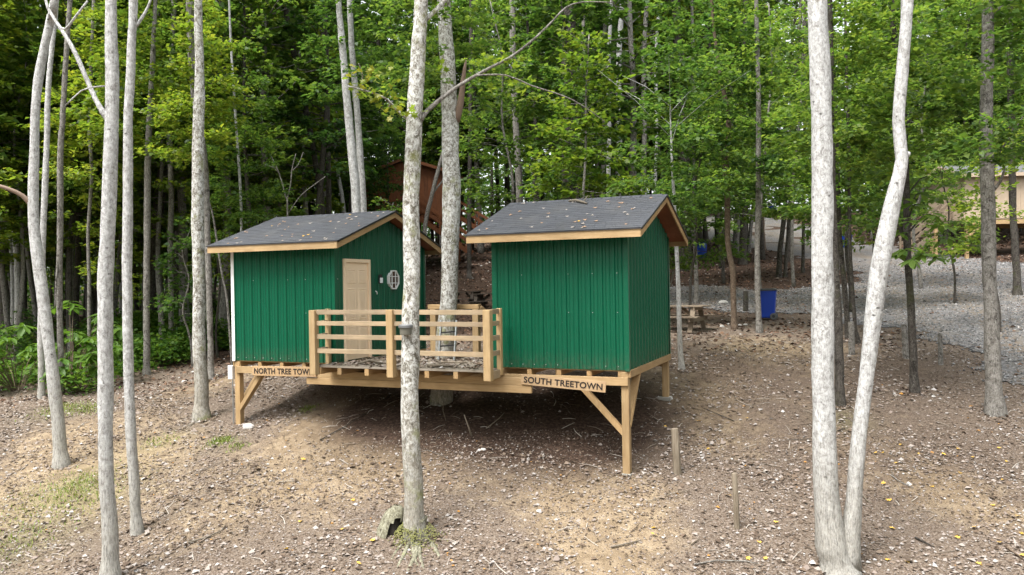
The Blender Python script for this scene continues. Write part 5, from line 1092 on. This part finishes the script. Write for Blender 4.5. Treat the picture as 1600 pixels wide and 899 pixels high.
gstick([(760, 672), (780, 660), (788, 655)], .012, 'pale stick in the shade beneath the deck beam', ups=[0, .05, .1])
h = hit(737, 682); stick([h, h + Vector((-.07, .02, .22)), h + Vector((-.14, .02, .42))], [.02, .016, .012], 'thin stick standing upright in the soil under the deck')
h = hit(697, 658); stick([h, h + Vector((-.06, .02, .2)), h + Vector((-.05, .02, .42))], [.007, .006, .004], 'very thin stick standing in the shade under the deck')
gstick([(296, 666), (306, 660), (318, 654)], .05, 'pale surface root at the foot of the dark mottled trunk', .0)
gstick([(196, 882), (208, 868), (218, 850)], .02, 'pale root beside the white knotted trunk at the bottom left', .0)
def stone(px, py, s, label):
    h = hit(px, py); mb = MB(); rn = random.Random(px); vs = []
    for z, k in ((-.3, .8), (.1, 1), (.5, .6)):
        for i in range(7): a = i * .9; q = rn.uniform(.8, 1.15); vs.append((math.cos(a) * k * s * q, math.sin(a) * k * s * q * .7, z * s))
    mb.add(vs, [tuple(range(14, 21)), tuple(range(6, -1, -1))] + [(7 * j + i, 7 * j + (i + 1) % 7, 7 * j + 7 + (i + 1) % 7, 7 * j + 7 + i) for j in range(2) for i in range(7)])
    tag(mb.build('stone', M['stone'], None, h, bevel=s * .15), label, 'stone')
stone(1128, 511, .10, 'pale stone on the soil left of the crooked brown trunk'); stone(1165, 508, .09, 'pale stone between crooked brown trunk and blue bin'); stone(388, 668, .16, 'flat pale stone at the foot of the left corner post')
stone(1130, 474, .22, 'flat mossy slab at the gravel edge beside the crooked trunk'); stone(755, 703, .06, 'small pale stone right of the middle trunk'); stone(1045, 623, .10, 'pale broken stone beside the back corner post'); stone(84, 730, .07, 'white stone at the foot of the leaning leftmost trunk')
# ------------------------------------------------------------------ far cabins
def plank_wall(name, parent, fn, length, top, w, m, rnd):
    k = 0
    while k < length - .02:
        k2 = min(k + w, length); q = MB(); o = rnd.uniform(0, .012); q.add([fn(s, d, z) for d in (0, .03 + o) for s, z in ((k + .004, 0), (k2 - .004, 0), (k2 - .004, top(k2)), (k + .004, top(k)))], [(3, 2, 1, 0), (4, 5, 6, 7)] + [(i, (i + 1) % 4, 4 + (i + 1) % 4, 4 + i) for i in range(4)])
        q.build(name, m, parent); k = k2
def far_cabin(x, y, rz, W, D, Hh, rise, floor_up, ov, label, wall_m, roof_m, trim_m, gable_front, plank, seed):
    """local x along the front, y backwards; origin on the ground below the front left corner"""
    r = tag(empty('cabin', (x, y, gz(x, y)), rz), label, 'cabin'); rn = random.Random(seed); z0 = floor_up
    if gable_front: tf = lambda s: Hh + rise * (1 - abs(s - W / 2) / (W / 2)); ts = lambda s: Hh
    else: tf = lambda s: Hh; ts = lambda s: Hh + rise * (1 - abs(s - D / 2) / (D / 2))
    plank_wall('wall_board', r, lambda s, d, z: (s, -d, z0 + z), W, tf, plank, wall_m, rn); plank_wall('wall_board', r, lambda s, d, z: (s, D + d, z0 + z), W, tf, W, wall_m, rn)
    plank_wall('wall_board', r, lambda s, d, z: (W + d, s, z0 + z), D, ts, plank, wall_m, rn); plank_wall('wall_board', r, lambda s, d, z: (-d, s, z0 + z), D, ts, plank, wall_m, rn)
    MB().box(.02, W - .02, .02, D - .02, z0 - .05, z0 - .002).build('floor', trim_m, r)
    for s in (0, 1):
        q = MB(); t = .12
        if gable_front: a = [(-ov if s == 0 else W + ov, Hh - rise * ov / (W / 2)), (W / 2, Hh + rise)]; pts = [(u, v, z0 + w + dz) for dz in (.04, .04 + t) for v in (-ov, D + ov) for u, w in a]
        else: a = [(-ov if s == 0 else D + ov, Hh - rise * ov / (D / 2)), (D / 2, Hh + rise)]; pts = [(v, u, z0 + w + dz) for dz in (.04, .04 + t) for v in (-ov, W + ov) for u, w in a]
        q.add(pts, [(0, 1, 3, 2), (6, 7, 5, 4), (0, 4, 5, 1), (1, 5, 7, 3), (3, 7, 6, 2), (2, 6, 4, 0)]); q.build('roof', roof_m, r)
        (u0, w0), (u1, w1) = a
        for e in (-ov - .02, (D if gable_front else W) + ov + .02):
            p, q2 = ((u0, e, z0 + w0 + .08), (u1, e, z0 + w1 + .08)) if gable_front else ((e, u0, z0 + w0 + .08), (e, u1, z0 + w1 + .08)); MB().beam(p, q2, .035, .17).build('rake_board', trim_m, r)
        if gable_front: MB().box(u0 - .02, u0 + .02, -ov, D + ov, z0 + w0 - .02, z0 + w0 + .15).build('fascia_board', trim_m, r)
        else: MB().box(-ov, W + ov, u0 - .02, u0 + .02, z0 + w0 - .02, z0 + w0 + .15).build('fascia_board', trim_m, r)
    for y_ in (-.02, D - .12): MB().box(-.03, W + .03, y_, y_ + .12, z0 - .27, z0 - .055).build('beam', M['wood'] if wall_m is not M['brown'] else M['brown'], r)
    c, s_ = math.cos(rz), math.sin(rz)
    for px_ in np.linspace(.08, W - .08, 3):
        for py_ in (.05, D - .1): zz = gz(x + c * px_ - s_ * py_, y + s_ * px_ + c * py_) - gz(x, y); MB().box(px_ - .075, px_ + .075, py_ - .075, py_ + .075, zz - .1, z0 - .28).build('post', M['woodv'] if wall_m is not M['brown'] else M['brown'], r)
    return r
def stairs(parent, p, q, width, n, m, side):
    """a flight from the top p down to q (local points), treads across along side"""
    p, q, side = Vector(p), Vector(q), Vector(side).normalized()
    for s in (-.5, .5): MB().beam(p + side * s * width, q + side * s * width, .05, .24).build('stringer', m, parent)
    for i in range(n): c = p.lerp(q, (i + .5) / n); MB().beam(c - side * (width / 2 - .03) + Vector((0, 0, .1)), c + side * (width / 2 - .03) + Vector((0, 0, .1)), .26, .04).build('tread', m, parent)
    for s in (-.5, .5):
        for hgt in (.55, .95): MB().beam(p + side * s * width + Vector((0, 0, hgt)), q + side * s * width + Vector((0, 0, hgt)), .05, .12).build('rail', m, parent)
        for t in (.03, .5, .97): c = p.lerp(q, t) + side * s * width; MB().beam(c + Vector((0, 0, -.1)), c + Vector((0, 0, 1.0)), .09, .09).build('railing_post', m, parent)
M['oldroof'] = simple('old_grey_roofing', (.10, .10, .105), .85, 0, .3, 5)
YB = 47.0; pb = at_depth(572, 338, YB); wB = at_depth(706, 338, YB).x - pb.x; gB = gz(pb.x, YB)
bc = far_cabin(pb.x, YB, R(-10), wB, 2.6, (338 - 276) / F * YB, .85, pb.z - gB, .3, 'red brown boarded cabin on stilts with outside stairs up the slope', M['brown'], M['oldroof'], M['brown'], True, .24, 1)
fl = pb.z - gB
stairs(bc, (wB * .62, -.65, fl), (wB * 1.28, -.75, fl - 2.35), .9, 9, M['brown'], (0, 1, 0)); MB().box(wB * .3, wB * .64, -1.15, -.08, fl - .1, fl).build('landing', M['brown'], bc)
for xx in (wB * .33, wB * .6): zz = gz(pb.x + xx, YB - 1.1) - gB; MB().box(xx - .06, xx + .06, -1.12, -1.0, zz - .3, fl - .11).build('post', M['brown'], bc)
stairs(bc, (wB * 1.02, 1.5, fl), (wB * 1.5, 1.5, fl - 1.6), .9, 7, M['brown'], (0, 1, 0))
hp = hit(1512, 405); YP = hp.y; pc = at_depth(1508, 343, YP); gP = gz(pc.x, YP)
pcab = far_cabin(pc.x, YP, R(-4), 6.2, 4.0, (343 - 274) / F * YP, .62, pc.z - gP, .4, 'pale boarded cabin on timber posts beyond the gravel at the right', M['pale'], M['oldroof'], M['pale'], False, .3, 2)
MB().beam((.08, -.05, pc.z - gP - .9), (.85, -.05, pc.z - gP - .28), .09, .12, (0, 1, 0)).build('brace', M['wood'], pcab)
fl = pc.z - gP; stairs(pcab, (-.2, 1.6, fl), (-2.6, 1.2, fl - 1.75), 1.0, 9, M['tablewood'], (0, 1, 0)); zz = gz(pc.x - 1.2, YP + .6) - gP; MB().box(-1.25, -1.12, .55, .68, zz - .1, fl - .4).build('post', M['woodv'], pcab)
# ------------------------------------------------------------------ the woods
FR = np.random.default_rng(5); placed = list(TREES)
def free(x, y, gap):
    if road_mask([x], [y], 1.0)[0]: return False
    for a, b in placed:
        if (a - x) ** 2 + (b - y) ** 2 < gap * gap: return False
    k = x / y
    if x < -8 and y < 26: return False
    if -8 <= x < 6.5 and y < 28: return False
    if x >= 6.5 and y < 27: return False
    if -.115 * y - 2.6 < x < -.02 * y + 2.2 and y < 50: return False
    if .18 < k < .36 and y < 40: return False
    if .36 < k < .55 and y < 37: return False
    if .50 < k < .86 and y < YP + 6.5: return False
    if abs(x - 11.3) < 2 and abs(y - 46) < 4: return False
    if abs(k - .238) < .014 and y < 50: return False
    if abs(k - .422) < .012 and y < 58: return False
    if abs(k - .328) < .010 and y < 84: return False
    return True
ZL = {0: 'tall slender forest tree in the shaded woods left of the cabins', 1: 'tall slender forest tree in the woods behind the cabins', 2: 'tall slender forest tree in the woods above the gravel tracks'}
ZU = {0: 'young leafy understorey tree in the shaded woods left of the cabins', 1: 'young leafy understorey tree in the woods behind the cabins', 2: 'young leafy understorey tree in the woods above the gravel tracks'}
ZG = {0: 'left woods', 1: 'woods behind the cabins', 2: 'woods above the gravel'}
def zone(x, y): return 0 if x / y < -.28 else (1 if x / y < .2 else 2)
TK = ('grey barked', 'slim dark barked', 'dark barked', 'yellow green crowned', 'pale barked'); UK = ('dark stemmed', 'yellow green', 'deep green', 'tall grey stemmed')
cnt = 0
for _ in range(9000):
    if cnt >= 165: break
    y = 26 + 40 * FR.random() ** .9; x = FR.uniform(-.80, .80) * y
    if not free(x, y, 1.9): continue
    z = zone(x, y); w = ((2, 3, 1.5, 3, .3), (1.5, 3, 4, 1, .5), (2, 4, 2, 1.5, .6))[z]; w = np.array(w, float)
    ti = FR.choice(5, p=w / w.sum()); stand(CAN[ti], x, y, ZL[z].replace('slender', TK[ti]), TK[ti] + ' trees of the ' + ZG[z], FR.uniform(0, 6.28), FR.uniform(.85, 1.2)); placed.append((x, y)); cnt += 1
cnt = 0
for _ in range(3000):
    if cnt >= 22: break
    y = FR.uniform(44, 68); x = FR.uniform(.12, .48) * y
    if not free(x, y, 1.7): continue
    ti = FR.choice(5, p=(.25, .3, .25, .1, .1)); stand(CAN[ti], x, y, ZL[2].replace('slender', TK[ti]), TK[ti] + ' trees of the ' + ZG[2], FR.uniform(0, 6.28), FR.uniform(.85, 1.2)); placed.append((x, y)); cnt += 1
cnt = 0
for _ in range(6000):
    if cnt >= 44: break
    y = 25 + 38 * FR.random(); x = FR.uniform(-.78, .78) * y
    if not free(x, y, 1.6): continue
    z = zone(x, y)
    if z < 2 and FR.random() < (.82 if y < 42 else .4): continue
    w = np.array(((2, 3, 1, 2), (2, 1, 3, 2), (3, 1.5, 2, 2))[z], float)
    ti = FR.choice(4, p=w / w.sum()); stand(UND[ti], x, y, ZU[z].replace('young', UK[ti]), UK[ti] + ' understorey trees of the ' + ZG[z], FR.uniform(0, 6.28), FR.uniform(.8, 1.2)); placed.append((x, y)); cnt += 1
# leafy trees placed one by one nearer the clearing
for lb, px, py, Y_, ms, sc, rz in (('leafy yellow green maple rising behind the windowless cabin roof', 905, 470, 24.5, UND[1], 1.15, .4), ('bright green young tree at the back corner of the windowless cabin', 1078, 450, 25, UND[0], .78, 1.0),
        ('layered green tree standing above the nearest blue bin', 1190, 450, 29, UND[3], 1.0, 2.0), ('broad green tree behind the twin pale trunk', 1330, 450, 27, UND[0], 1.0, 3.0), ('small leafy tree before the left corner of the pale cabin', 1492, 470, 27, UND[0], .6, 4.1), 
        ('leafy tree screening the left part of the red brown cabin', 606, 440, 40, UND[2], .8, 1.9), ('layered tree left of the pale cabin stairs', 1440, 440, 31, UND[3], 1.0, .9), ('tall yellow green tree partly beyond the left picture edge', -40, 560, 26, CAN[3], .8, .6), ('pale green crowned tree deep between the two leftmost trunks', 62, 520, 34, CAN[3], .95, 5.1), ('yellow green leafy tree at the far left edge', 20, 560, 27, CAN[3], .78, 1.7), ('yellow green leafy tree behind the leaning leftmost trunk', 110, 560, 28, CAN[3], .85, 2.9), ('green leafy tree left of the dark mottled trunk', 255, 540, 29, CAN[3], .9, 3.3),
        ('leafy tree between the dark mottled trunk and the cabin roof', 400, 500, 27, CAN[1], .8, 4.4), ('dark leafy tree behind the ridge of the cabin with the door', 480, 480, 29, CAN[2], .75, 5.2), ('leafy green tree right of the thick trunk through the deck', 800, 460, 30, UND[3], 1.1, .2), ('green layered tree over the leaf island', 1130, 420, 36, UND[0], 1.1, 1.2), ('green layered tree at the upper gravel bend', 1240, 420, 34, UND[3], 1.05, 2.2)):
    p = at_depth(px, py, Y_); stand(ms, p.x, Y_, lb, None, rz, sc); placed.append((p.x, Y_))
for i, (px, py, Y_) in enumerate(((300, 500, 25), (160, 540, 26), (1040, 440, 26), (1380, 440, 27), (620, 470, 27), (340, 480, 26.5), (1000, 470, 27), (1560, 470, 22))):
    p = at_depth(px, py, Y_); stand(SAP[i % 2], p.x, Y_, ('thin leafy sapling at the woods edge behind the dark mottled trunk', 'thin leafy sapling in the undergrowth behind the white trunk', 'thin leafy sapling behind the back corner of the windowless cabin', 'thin leafy sapling right of the bent stem', 'thin leafy sapling behind the ridge of the cabin with the door', 'thin leafy sapling beside the left end of the dark roof', 'thin leafy sapling behind the right part of the windowless roof', 'thin leafy sapling near the right edge beside the furrowed trunk')[i], None, i * 1.3, 1.0)
# far woods: one mass nobody could count
def far_woods(n, x0, x1, y0, y1, size, h0, h1, m, label):
    X = FR.uniform(x0, x1, n); Y = FR.uniform(y0, y1, n); cx = np.round(X / 3.5); cy = np.round(Y / 4); k = np.abs(np.sin(cx * 12.9898 + cy * 78.233) * 43758.5453) % 1
    Z = ground_z(X, Y) + h0 + (h1 - h0) * (FR.random(n) ** .8) * (.6 + .4 * k); a = FR.uniform(0, 6.28, n)
    me = leaf_mesh('far_woods', np.stack([X, Y, Z], 1), np.stack([np.cos(a), np.sin(a), FR.normal(0, .4, n)], 1), np.array([0, 0, 1.]) + FR.normal(0, .6, (n, 3)), FR.uniform(.7, 1.3, n) * size, M[m], .4)
    tag(link('far_woods', me), label, None, None, 'stuff')
far_woods(46000, -95, 95, 88, 112, .55, 1.5, 34, 'leaf', 'distant woodland closing the view behind the forest trunks')
far_woods(64000, -80, 80, 84, 97, .45, 0, 10, 'leaf_dark', 'dark distant undergrowth below the far woodland')
far_woods(9000, -75, -20, 66, 90, .42, 2.5, 20, 'leaf_yellow', 'distant sunlit woodland beyond the left trunks')
for x0, x1, y0, y1, lb in ((-46, 46, -38, -20, 'unseen woodland behind the viewpoint, added to block low sky light'), (-52, -34, -26, 26, 'unseen woodland left of the clearing, added to block low sky light'), (34, 52, -26, 16, 'unseen woodland right of the clearing, added to block low sky light')):  # out of view, added to keep low sky light from under the deck
    far_woods(18000, x0, x1, y0, y1, .8, 1.0, 24, 'leaf', lb)
def foot_leaves():
    P = []
    for x, y in TREES:
        if y < 23: k = 46; a = FR.uniform(0, 6.28, k); r = .17 + np.abs(FR.normal(0, .16, k)); P.append(np.c_[x + np.cos(a) * r, y + np.sin(a) * r])
    P = np.concatenate(P); flat_leaves('leaf_litter', P[:, 0], P[:, 1], FR.uniform(.04, .11, len(P)), M['litter'], .03, .6, 'dry leaves gathered round the feet of the trunks')
foot_leaves()
def far_trunks(n):
    mb = MB()
    for i in range(n):
        y = FR.uniform(67, 104); x = FR.uniform(-.78, .78) * y
        if road_mask([x], [y], 1.0)[0]: continue
        z = gz(x, y); h = FR.uniform(13, 22); r = FR.uniform(.07, .2); l = FR.normal(0, .5, 2); mb.tube([(x, y, z - .3), (x + l[0] * .4, y + l[1] * .4, z + h * .45), (x + l[0], y + l[1], z + h)], [r * 1.1, r * .8, r * .3], 6)
    tag(mb.build('far_trunks', M['bark_dark'], None, smooth=True), 'distant dark trunks standing deep in the woods', None, None, 'stuff')
far_trunks(170)
far_woods(26000, -62, 62, 67, 88, .40, 6.5, 23, 'leaf', 'leafy crowns of the distant woods above the dark trunks')
